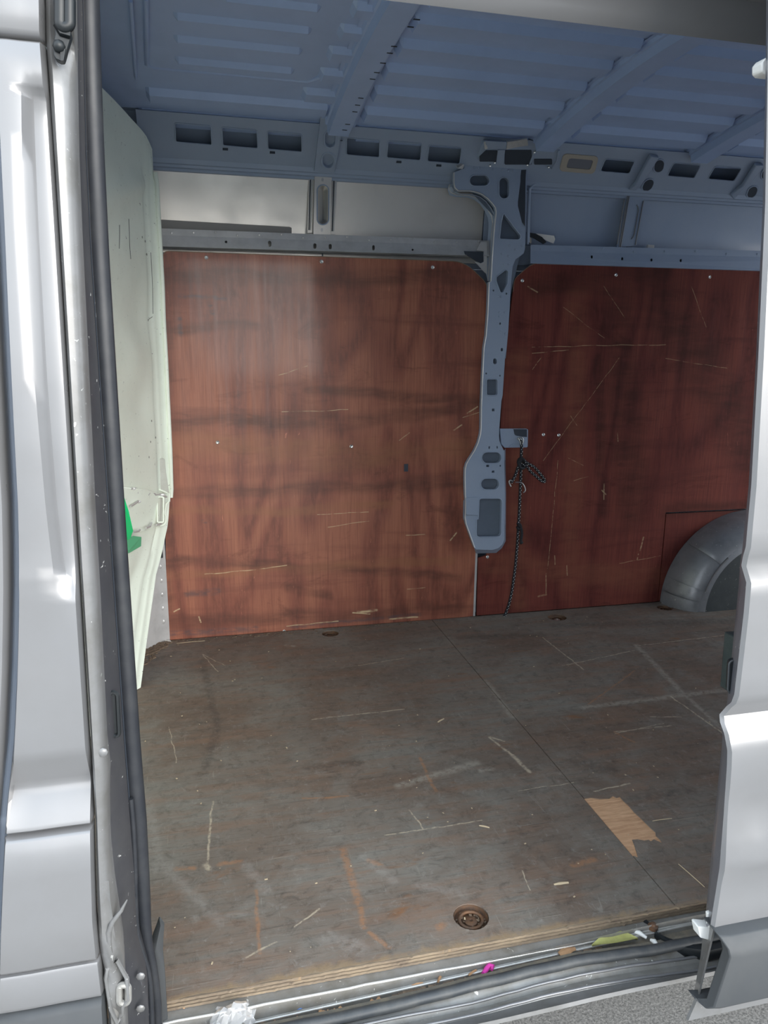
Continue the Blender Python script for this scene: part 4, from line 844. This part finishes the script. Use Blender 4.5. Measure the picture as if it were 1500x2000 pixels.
mb = MB(); mb.loft([[V((x, 1.105, -.047+tz(x))) for x in cols], [V((x, 1.1015, sillz(T_rub, 1.08, x)-.003)) for x in cols], [V((x, 1.092, sillz(T_rub, 1.08, x)-.002)) for x in cols], [V((x, 1.086, sillz(T_rub, 1.08, x)-.008)) for x in cols]]); mk('gutter_lip', mb, GUTM, sill)
fine = [-.5+2.4*i/80 for i in range(81)]
mb = MB(); mb.tube([V((x, 1.080, sillz(T_rub, 1.08, x)-.001+.0008*math.sin(x*60))) for x in fine], .0100, 10); tag(mk('sill_seal', mb, SEALG, smooth=70), 'dark rubber seal strip lying along the door sill', 'door seal')
mb = MB(); mb.loft([[V((x, 1.078, sillz(T_rub, 1.08, x)-.010)) for x in cols], [V((x, 1.066, sillz(T_l1, 1.06, x)-.006)) for x in cols], [V((x, 1.060, sillz(T_l1, 1.06, x))) for x in cols], [V((x, 1.054, sillz(T_l1, 1.06, x)-.010)) for x in cols], [V((x, 1.038, sillz(T_l2, 1.03, x)-.004)) for x in cols], [V((x, 1.030, sillz(T_l2, 1.03, x)-.001)) for x in cols], [V((x, 1.027, sillz(T_l2, 1.03, x)-.004)) for x in cols]])
mk('sill_step', mb, STEPM, sill, smooth=40)
mb = MB(); mb.loft([[V((x, 1.027, sillz(T_l2, 1.03, x)-.004)) for x in cols], [V((x, 1.016, (sillz(T_l2, 1.03, x)+sillz(T_lo, 1.0, x))/2-.004)) for x in cols], [V((x, 1.002, sillz(T_lo, 1.0, x)+.002)) for x in cols], [V((x, .999, sillz(T_lo, 1.0, x)-.004)) for x in cols], [V((x, 1.12, sillz(T_lo, 1.0, x)-.08)) for x in cols], [V((x, 1.4, -.30)) for x in cols]]); mk('sill_apron', mb, APRONM, sill, smooth=50)
for T_, Y in ((T_l1, 1.06), (T_l2, 1.03)):
    random.seed(9); mb = MB(); mb.tube([V((x, Y-.0005, sillz(T_, Y, x)-.001+random.uniform(-.0008, .0008))) for x in fine], .0028, 6); mk('sill_edge', mb, SILVER, sill, smooth=70)
# curved lower guide rail with its bolt, at the right end of the sill
d6 = lambda a, b: (800+a/2.419, 1650+b/2.419)
gr = thing('door_guide_rail', onZ(*d6(1280, 490), -.04), 'dark curved guide rail of the sliding door at the right end of the sill', 'guide rail')
gp = [onZ(*d6(*p), -.022) for p in ((1085, 355), (1120, 375), (1150, 410), (1180, 445), (1230, 468), (1300, 490), (1400, 505))]
gp += [gp[-1]+V((.25, .01, 0)), gp[-1]+V((.7, .01, 0))]
mb = MB(); mb.slab([[p+V((0, .010, .006)), p+V((0, .004, .009)), p+V((0, -.006, .007)), p+V((0, -.010, -.004)), p+V((0, -.008, -.014))] for p in gp], (0, .003, -.002)); mk('rail', mb, BLACKP, gr, smooth=50)
mb = MB(); q = onZ(*d6(1150, 382), -.010); mb.lathe(q+V((0, 0, -.006)), [(.010, 0), (.010, .006), (.006, .007), (.005, .012), (0, .013)], n=12); mk('bolt', mb, RUST, gr)
mb = MB(); mb.loft([[V((x, y, -.045+.01*(y-1.08)/.06)) for x in (.74, .85, 1.0, 1.6)] for y in (1.095, 1.12, 1.135)]); mk('track_floor', mb, DARKGAP, gr)
for k, (a, b, c, d) in enumerate(((1050, 405, 1120, 440), (1140, 450, 1170, 475))):
    p, q = onZ(*d6(a, b), -.018), onZ(*d6(c, d), -.018); mb = MB(); mb.tube([p, (p+q)/2+V((0, 0, .003)), q], [.003, .005, .003], 8); tag(mk('clip_end', mb, WHITEP, smooth=70), ('white plastic clip lying beside the curled leaf tip on the sill', 'white plastic stub under the curved guide rail on the sill')[k], 'clip')

# ---- sliding door, pushed back to the right
ET = [(-400, 1512), (130, 1506), (395, 1501), (700, 1487), (950, 1473), (1060, 1463), (1096, 1460), (1130, 1464), (1200, 1458), (1320, 1444), (1376, 1438), (1428, 1424), (1480, 1426), (1600, 1418), (1700, 1410), (1812, 1392)]
IT = [(-400, 1500), (130, 1497), (395, 1490), (700, 1477), (950, 1462), (1200, 1437), (1352, 1422), (1492, 1406), (1640, 1392), (1788, 1378), (1815, 1375)]
YD = .90
door = thing('sliding_door', V((1.4, YD, -.03)), 'silver sliding door slid back at the right edge, with dented lower half', 'door')
rowsd = [-420, -200, 0, 130, 260, 395, 550, 700, 850, 950, 1040, 1070, 1090, 1110, 1140, 1170, 1200, 1260, 1320, 1360, 1378, 1390, 1412, 1424, 1440, 1470, 1500, 1540, 1570, 1600, 1640, 1680, 1700, 1730, 1770, 1812]
R_ = []; E_ = []
xd = [0, .004, .03, .06, .09, .12, .15, .2, .35, .6, .9, 1.2]
for py in rowsd:
    e = onY(interp(ET, py), py, YD); z = e.z
    gro = .022*math.exp(-((py-1410)/26.0)**2)             # pressed line
    up2 = .010*math.exp(-((py-1105)/16.0)**2)
    row = []
    for i, dx in enumerate(xd):
        dent = .012*math.exp(-((py-1585)/35.0)**2-((dx-.05)/.035)**2)-.012*math.exp(-((py-1690)/30.0)**2-((dx-.07)/.05)**2)+.008*math.exp(-((py-1725)/22.0)**2-((dx-.08)/.05)**2)
        bul = -.018*math.sin(max(0, min(1, (1812-py)/2200.0))*3.14)
        row.append(V((e.x+dx, YD+(.006 if i == 0 else 0)+gro+up2+(dent if i else 0)+bul*0, z)))
    R_.append(row)
    a = onY(interp(IT, py), py, YD+.055)
    E_.append([row[0]+V((.001, 0, 0)), row[0]*.5+V((a.x, YD+.055, a.z))*.5+V((-.002, 0, 0)), V((a.x, YD+.055, a.z)), V((a.x+.02, YD+.07, a.z)), V((a.x+.05, YD+.075, a.z))])
mb = MB(); mb.loft(R_); mk('door_skin', mb, SILVER, door, smooth=50)
mb = MB(); mb.loft(E_); mk('door_edge', mb, paint('blue_grey_door_edge', (.20, .205, .235), .36, .4, .3, (.27, .27, .28), .5, 14, (.7, .7, .68)), door, smooth=50, label='blue-grey leading edge')
mb = MB(); mb.box((onY(1415, 1400, YD+.07).x+.03, YD+.072, .16), (2.1, YD+.082, 1.62)); mk('inner_skin', mb, PRIMER, door, smooth=0)
# bottom moulding and skirt
def dpt(px, py, Y): return onY(px, py, Y)
A_, B_ = dpt(1394, 1816, .895), dpt(1360, 1956, .895); zt_, zb_ = A_.z, B_.z; xA, xB = A_.x, B_.x
mb = MB(); prof_ = [(zt_, .905, xA), (zt_-.004, .885, xA+.003), (zt_-.020, .872, xA+.012), (zt_-.032, .868, xA+.014), (zb_+.012, .868, xB+.012), (zb_+.003, .876, xB+.004), (zb_, .90, xB)]
mb.slab([[V((x0_, y, z)), V((x0_+.02, y-.004, z)), V((x0_+.5, y-.004, z)), V((x0_+1.2, y-.004, z))] for z, y, x0_ in prof_], (0, .02, 0)); mk('door_moulding', mb, TRIMP, door, smooth=30, bevel=.002, label='dark grey plastic moulding along the bottom of the door')
mb = MB(); mb.slab([[V((xB-.001, .893, zb_+.002)), V((xB+1.2, .893, zb_+.002))], [dpt(1344, 1994, .893), V((xB+1.2, .893, dpt(1344, 1994, .893).z))]], (0, .006, 0)); mk('door_skirt', mb, SILVERD, door, smooth=0)
mb = MB(); E2 = [[dpt(1394, 1812, .905), dpt(1376, 1800, .955)], [dpt(1378, 1880, .905), dpt(1368, 1868, .955)], [dpt(1360, 1956, .905), dpt(1356, 1935, .945)]]; mb.slab(E2, (.004, 0, 0)); mk('door_edge', mb, SILVERD, door, smooth=0)
e4 = lambda a, b: (1150+a/2.5, 1200+b/2.5)
mb = MB(); q = [onY(*e4(x, y), YD+.034) for x, y in oval(690, 220, 736, 380, 7, None, -8)]; mb.plate([p+V((-.004, -.003, 0)) for p in q], (.004, .010, 0)); mk('latch_slot', mb, BLACKP, door, smooth=0, bevel=.001, label='black latch slot in the door edge')
mb = MB(); mb.tube([p+V((-.004, -.003, 0)) for p in q], .0016, 6, True); mk('latch_rim', mb, TRIMP, door)
lx = onY(*e4(645, 200), 1.0)
mb = MB(); p0 = onY(*e4(660, 82), 1.05); p1 = onY(*e4(638, 352), 1.05)
mb.slab([[V((p0.x, 1.05, p0.z)), V((p0.x+.06, 1.05, p0.z))], [V((p1.x, 1.05, p1.z)), V((p1.x+.06, 1.05, p1.z))]], (0, -.055, 0)); mk('lock_case', mb, paint('green_grey_lock', (.030, .045, .047), .42, .3, .1, (.06, .075, .075), .6, 25, (.3, .33, .3)), door, bevel=.003, label='dark green-grey lock case inside the door edge')
mb = MB(); mb.plate([onY(*e4(*p), .925) for p in ((580, 1460), (600, 1452), (614, 1470), (612, 1490), (600, 1500), (598, 1535), (585, 1530))], (0, .006, 0)); mk('roller_bracket', mb, WHITEP, door, bevel=.001)
mb = MB(); mb.plate([onY(*e4(*p), .925) for p in ((535, 1530), (545, 1526), (604, 1532), (600, 1550), (585, 1592), (545, 1580))], (0, .02, 0)); mk('guide_block', mb, WHITEP, door, bevel=.002, label='off-white guide block at the foot of the door edge')
mb = MB(); mb.plate([onY(x, y, .96) for x, y in ((1488, 122), (1496, 112), (1530, 110), (1530, 148), (1494, 144), (1488, 138))], (0, .02, 0)); mk('top_buffer', mb, WHITEP, door, bevel=.002, label='white buffer near the top of the door')

# ================================================================ LOOSE THINGS
# ---- bungee cord
cordp = [(598, 640), (602, 690), (600, 740), (598, 800), (597, 880), (594, 960), (591, 1030), (588, 1100), (584, 1180), (580, 1240), (575, 1330), (568, 1420), (560, 1510), (548, 1600), (535, 1690), (518, 1770), (495, 1840), (470, 1890), (455, 1908)]
YC = YB-.026
def sm(pts, n=5):
    out = []
    for i in range(len(pts)-1):
        p0 = pts[max(i-1, 0)]; p1 = pts[i]; p2 = pts[i+1]; p3 = pts[min(i+2, len(pts)-1)]
        for k in range(n):
            t = k/n; out.append(tuple(.5*(2*p1[j]+(p2[j]-p0[j])*t+(2*p0[j]-5*p1[j]+4*p2[j]-p3[j])*t*t+(3*p1[j]-p0[j]-3*p2[j]+p3[j])*t**3) for j in range(2)))
    return out+[pts[-1]]
cord = thing('bungee_cord', onY(*c2b(465, 1905), YC), 'black bungee cord with white flecks hanging from the pillar tab', 'cord')
def cpath(pts, Y=YC, n=5): return [onY(*c2b(*p), Y) for p in sm(pts, n)]
mainp = cpath(cordp)
mb = MB(); mb.tube(mainp, .0062, 8); mk('cord_strand', mb, CORD, cord, smooth=70)
loopp = cpath([(606, 770), (640, 800), (690, 830), (735, 880), (765, 925), (745, 928), (700, 890), (665, 860), (635, 820), (608, 815)], YC-.010)
mb = MB(); mb.tube(loopp, .0058, 8); mk('loop', mb, CORD, cord, smooth=70)
tail = cpath([(596, 800), (578, 830), (565, 870), (550, 905), (528, 940)], YC-.010)
mb = MB(); mb.tube(tail, .0062, 8); mk('tail', mb, CORD, cord, smooth=70)
mb = MB()
for k in range(3): mb.tube([onY(*c2b(600+22*math.cos(a)+3*k, 795+26*math.sin(a)+9*k), YC-.012+.012*math.sin(a+k)) for a in [2*math.pi*i/14 for i in range(14)]], .0058, 8, True)
mk('knot', mb, CORD, cord, smooth=70)
t2 = cpath([(578, 1230), (596, 1250), (604, 1290), (598, 1345), (606, 1362)], YC-.008)
mb = MB(); mb.tube(t2, [.0062]*(len(t2)-5)+[.006, .0075, .008, .007, .004], 8); mb.tube(cpath([(572, 1222), (592, 1230), (598, 1250), (580, 1262), (570, 1245)], YC-.010), .005, 8); mk('knot', mb, CORD, cord, smooth=70, label='lower knot with a frayed end')
mb = MB(); random.seed(11)
for pth, st_ in ((mainp, .016), (loopp, .015), (tail, .015)):
    acc = 0
    for a, b in zip(pth, pth[1:]):
        L_ = (b-a).length; t = (b-a).normalized(); s_ = t.cross(V((0, -1, 0))).normalized()
        while acc < L_:
            for sg in (-1, 1):
                p = a+t*acc+s_*sg*.0024+V((0, -.0056, 0))+t*(.007 if sg > 0 else 0); mb.blob(p, .0016, 1, .6, 1.3, 6)
            acc += st_
        acc -= L_
mk('fleck_pattern', mb, FLECK, cord, smooth=70, kind='stuff', label='white flecks woven in two rows')
mb = MB(); mb.tube(cpath([(528, 965), (518, 945), (516, 928), (528, 922), (545, 932)], YC-.012), .0026, 8); mb.tube(cpath([(560, 935), (590, 936), (610, 945), (626, 975), (628, 995), (615, 1008)], YC-.012), .0022, 8); mk('wire_hook', mb, ZINC, cord, smooth=70, label='bright wire hook')
mb = MB(); mb.tube(cpath([(570, 635), (585, 625), (600, 640)], YB-.024), .0026, 8); mb.tube(cpath([(588, 628), (602, 622), (615, 640), (608, 668)], YB-.027), .0026, 8); mb.tube(cpath([(578, 630), (590, 650), (598, 672)], YB-.029), .0022, 8); mk('wire_hook', mb, ZINC, cord, smooth=70)
mb = MB()
for k in range(6): mb.tube([mainp[-1], mainp[-1]+V((random.uniform(-.014, .006), random.uniform(-.012, .004), random.uniform(-.014, .002)))], .0012, 5)
mk('frayed_end', mb, CORD, cord)

# ---- floor tie-down cups
labs = ['round rusty tie-down point sunk in the floor near the door sill', 'round tie-down point sunk in the floor near the end of the cord', 'debris-filled tie-down point sunk in the floor under the left board', 'tie-down point sunk in the floor at the foot of the wheel arch']
for (c, r), lb in zip(holes, labs):
    t = thing('tie_down_point', V((c.x, c.y, -.017)), lb, 'tie-down')
    mb = MB(); mb.lathe(V((c.x, c.y, -.0165)), [(r-.001, .0145), (r-.002, .004), (r-.006, .001), (.0, .0005)], n=22); mk('cup', mb, RUST, t, smooth=50)
    mb = MB(); mb.lathe(V((c.x, c.y, -.0165)), [(.013, .001), (.013, .006), (.009, .008), (.004, .008), (.0035, .005), (0, .005)], n=14); mk('bolt', mb, ZINC if lb == labs[1] else RUST, t)
    mb = MB(); rr = r*.66
    mb.tube([V((c.x+rr*math.cos(a), c.y+rr*.9*math.sin(a), -.0085+.0012*math.sin(a))) for a in [2*math.pi*k/18 for k in range(18)]], .0035, 8, True); mk('lashing_ring', mb, RUST, t, smooth=70)
    if lb in (labs[0], labs[2]):
        mb = MB(); random.seed(31)
        for k in range(40):
            a, q = random.uniform(0, 6.28), r*math.sqrt(random.uniform(.05, .75)); s_ = random.uniform(.0015, .004)
            mb.box((-s_, -s_*.6, -s_*.5), (s_, s_*.6, s_*.5), Matrix.Translation((c.x+q*math.cos(a), c.y+q*math.sin(a), -.012)) @ Matrix.Rotation(random.uniform(0, 3), 4, 'Z'))
        mk('debris', mb, DIRT, t, smooth=0, kind='stuff')

# ---- papers and scraps on the wall ledge
def slip(name, pts, Y, th, mat, lab, cat):
    mb = MB(); mb.plate([onY(*c1(*p), Y) for p in pts], (0, th, 0)); return tag(mk(name, mb, mat, smooth=0), lab, cat)
slip('paper_scrap', ((1010, 915), (1165, 935), (1175, 965), (1160, 1003), (1095, 975), (1040, 940)), 2.885, .004, PAPER, 'crumpled white paper tucked on the ledge right of the pillar', 'paper')
slip('black_clip', ((930, 905), (1000, 915), (1060, 945), (1100, 990), (1075, 1005), (1000, 960), (935, 935)), 2.878, .006, BLACKP, 'black plastic clip lying under the white paper on the ledge', 'clip')
slip('card_scrap', ((935, 945), (970, 955), (968, 1000), (932, 995)), 2.882, .004, LAMPF, 'beige card scrap on the ledge against the pillar', 'card')
mb = MB(); q = [c7(*p) for p in ((498, 975), (552, 980), (548, 1012), (490, 1010))]; mb.plate([onY(x, y, 2.90) for x, y in q], (0, .012, 0)); tag(mk('foam_block', mb, PAPER, smooth=0, bevel=.002), 'small pale block on the ledge at the right', 'block')

# ---- litter on floor and sill
def chip(px0, py0, px1, py1, w_, h, mat, lab, cat, name='wood_chip', z=0.0, grp=None):
    if z < -.03: z += tz(onZ(px0, py0, z).x)+.004
    a, b = onZ(px0, py0, z), onZ(px1, py1, z); d = b-a; L_ = d.length; ang = math.atan2(d.y, d.x); random.seed(int(px0*7+py0))
    M = Matrix.Translation((a+b)/2+V((0, 0, .0005))) @ Matrix.Rotation(ang, 4, 'Z')
    mb = MB(); n = 5; R_ = []
    for k in range(n+1):
        t = k/n; ww = w_*(.35+.65*math.sin(math.pi*(.12+.76*t)))*random.uniform(.8, 1.1); x = -L_/2+L_*t; zz = h*.4*math.sin(math.pi*t)
        R_.append([M @ V((x, -ww/2, zz)), M @ V((x+random.uniform(-.001, .001), 0, zz+h*.6)), M @ V((x, ww/2, zz)), M @ V((x, 0, zz-.0))])
    g = mb.loft(R_, True); mb.f(g[0]); mb.f(g[-1])
    return tag(mk(name, mb, mat, smooth=0), lab, cat, grp)
chip(1082, 1728, 1110, 1724, .010, .003, PALEWOOD, 'flat pale splinter on the floor between ring and seam', 'wood chip')
chip(936, 1613, 956, 1617, .007, .003, PALEWOOD, 'tiny pale chip at the end of the long floor scratch', 'wood chip')
chip(1274, 1604, 1312, 1599, .003, .002, PALEWOOD, 'short straw lying right of the bare wood patch', 'straw', 'straw')
chip(1325, 1688, 1376, 1733, .003, .002, PALEWOOD, 'long straw lying near the right end of the floor edge', 'straw', 'straw')
chip(855, 1411, 867, 1404, .008, .003, PALEWOOD, 'pale curled chip in the middle of the floor', 'wood chip')
chip(322, 1251, 335, 1255, .016, .006, PAPER, 'white flake in the floor corner beside the plywood', 'flake', 'paint_flake')
chip(345, 1257, 400, 1252, .003, .002, PALEWOOD, 'straw along the foot of the left board', 'straw', 'straw')
chip(272, 1290, 284, 1287, .008, .003, CHIP, 'brown leaf scrap on the floor by the bulkhead foot', 'leaf', 'leaf_scrap')
zg = -.043
chip(522, 1982, 570, 1969, .012, .008, CHIP, 'chunky torn wood chip in the sill gutter near the clear film', 'wood chip', z=zg)
chip(793, 1926, 842, 1914, .012, .008, CHIP, 'long wood chip in the sill gutter left of the pink scrap', 'wood chip', z=zg)
chip(855, 1920, 862, 1905, .006, .006, CHIP, 'thin upright wood sliver in the gutter beside the long chip', 'wood chip', z=zg+.004)
chip(915, 1906, 931, 1895, .006, .005, CHIP, 'small wood sliver touching the pink scrap in the gutter', 'wood chip', z=zg+.004)
chip(1092, 1864, 1123, 1853, .016, .005, CHIP, 'smooth orange brown chip in the gutter near the leaf', 'wood chip', z=zg+.006)
chip(340, 1972, 355, 1963, .008, .004, CHIP, 'orange wood sliver on the sill at its left end', 'wood chip', z=-.018)
chip(357, 1964, 361, 1970, .007, .004, CHIP, 'orange wood crumb on the sill beside the left sliver', 'wood chip', z=-.018)
chip(1050, 1886, 1072, 1880, .004, .003, PALEWOOD, 'pale twig on the gutter lip below the leaf', 'twig', 'twig', z=zg+.008)
chip(580, 1971, 592, 1968, .008, .004, paint('blue_plastic', (.06, .17, .45), .4), 'tiny blue plastic bit in the gutter', 'plastic scrap', 'plastic_scrap', z=zg+.004)
# pink scrap: two bent pieces
mb = MB(); mb.tube([onZ(*p, zg+.016) for p in ((944, 1902), (950, 1893), (955, 1886), (963, 1887), (960, 1894))], [.004, .005, .005, .004, .003], 7); tag(mk('pink_scrap', mb, PINK, smooth=70), 'bright pink plastic scrap in the sill gutter', 'plastic scrap')
# leaf
lf = [onZ(*d6(*p), zg+.028) for p in ((862, 475), (900, 462), (960, 448), (1010, 436), (1050, 436), (1078, 446))]
mb = MB(); R_ = []
for k, p in enumerate(lf):
    w_ = (.002, .008, .012, .013, .009, .001)[k]; R_.append([p+V((.1*w_, w_, .003*(k % 2))), p+V((0, 0, -.002)), p+V((-.1*w_, -w_, .004))])
mb.slab(R_, (0, 0, -.0008)); leaf = tag(mk('leaf', mb, LEAF, smooth=60), 'long yellow-green dry leaf lying in the sill gutter', 'leaf')
# crumpled clear film
random.seed(4); mb = MB(); c = onZ(455, 1990, -.03); R_ = []
for j in range(9):
    R_.append([c+V((-.038+.076*i/10+random.uniform(-.003, .003), -.02+.045*j/8+random.uniform(-.003, .003), .004+.022*math.sin(math.pi*i/10)*math.sin(math.pi*j/8)+random.uniform(-.005, .005))) for i in range(11)])
mb.loft(R_); tag(mk('plastic_film', mb, FILM, smooth=0), 'crumpled clear plastic film on the sill at the left', 'plastic film')
# crumbs nobody could count
def crumbs(name, n, fn, mat, lab, smin=.0008, smax=.003):
    mb = MB(); random.seed(n)
    for k in range(n):
        p = fn(); s_ = random.uniform(smin, smax)
        mb.box((-s_*random.uniform(1, 3), -s_, 0), (s_*random.uniform(1, 2), s_, s_*.8), Matrix.Translation(p) @ Matrix.Rotation(random.uniform(0, 6.3), 4, 'Z'))
    return tag(mk(name, mb, mat, smooth=0), lab, 'debris', kind='stuff')
crumbs('gutter_debris', 420, lambda: (lambda x: V((x, random.uniform(1.106, 1.120), -.047+tz(x)+random.uniform(0, .005))))(random.uniform(.30, .72)), DIRT, 'brown crumbs and wood dust filling the right half of the sill gutter', .001, .0045)
crumbs('gutter_splinters', 90, lambda: (lambda x: V((x, random.uniform(1.106, 1.119), -.042+tz(x))))(random.uniform(-.08, .28)), CHIP, 'wood splinters scattered in the left half of the sill gutter', .0008, .0032)
crumbs('corner_debris', 160, lambda: (lambda t: V((-.16-.10*t+random.uniform(-.01, .02), 2.83-.25*t*random.random(), .0003)))(random.random()), DIRT, 'dirt and wood crumbs in the floor corner below the bulkhead', .001, .005)
crumbs('wall_foot_debris', 120, lambda: V((-.15+1.0*random.random()**1.5, 2.845-abs(random.gauss(0, .02)), .0003)), DIRT, 'crumbs along the foot of the left board', .001, .003)
crumbs('floor_specks', 110, lambda: V((random.uniform(-.2, 1.6), random.uniform(1.2, 2.8), .0002)), PALEWOOD, 'pale specks scattered over the floor', .0006, .0016)
crumbs('track_debris', 120, lambda: V((random.uniform(.80, 1.0), random.uniform(1.10, 1.13), -.040)), DIRT, 'dirt crumbs behind the curved guide rail', .001, .0035)
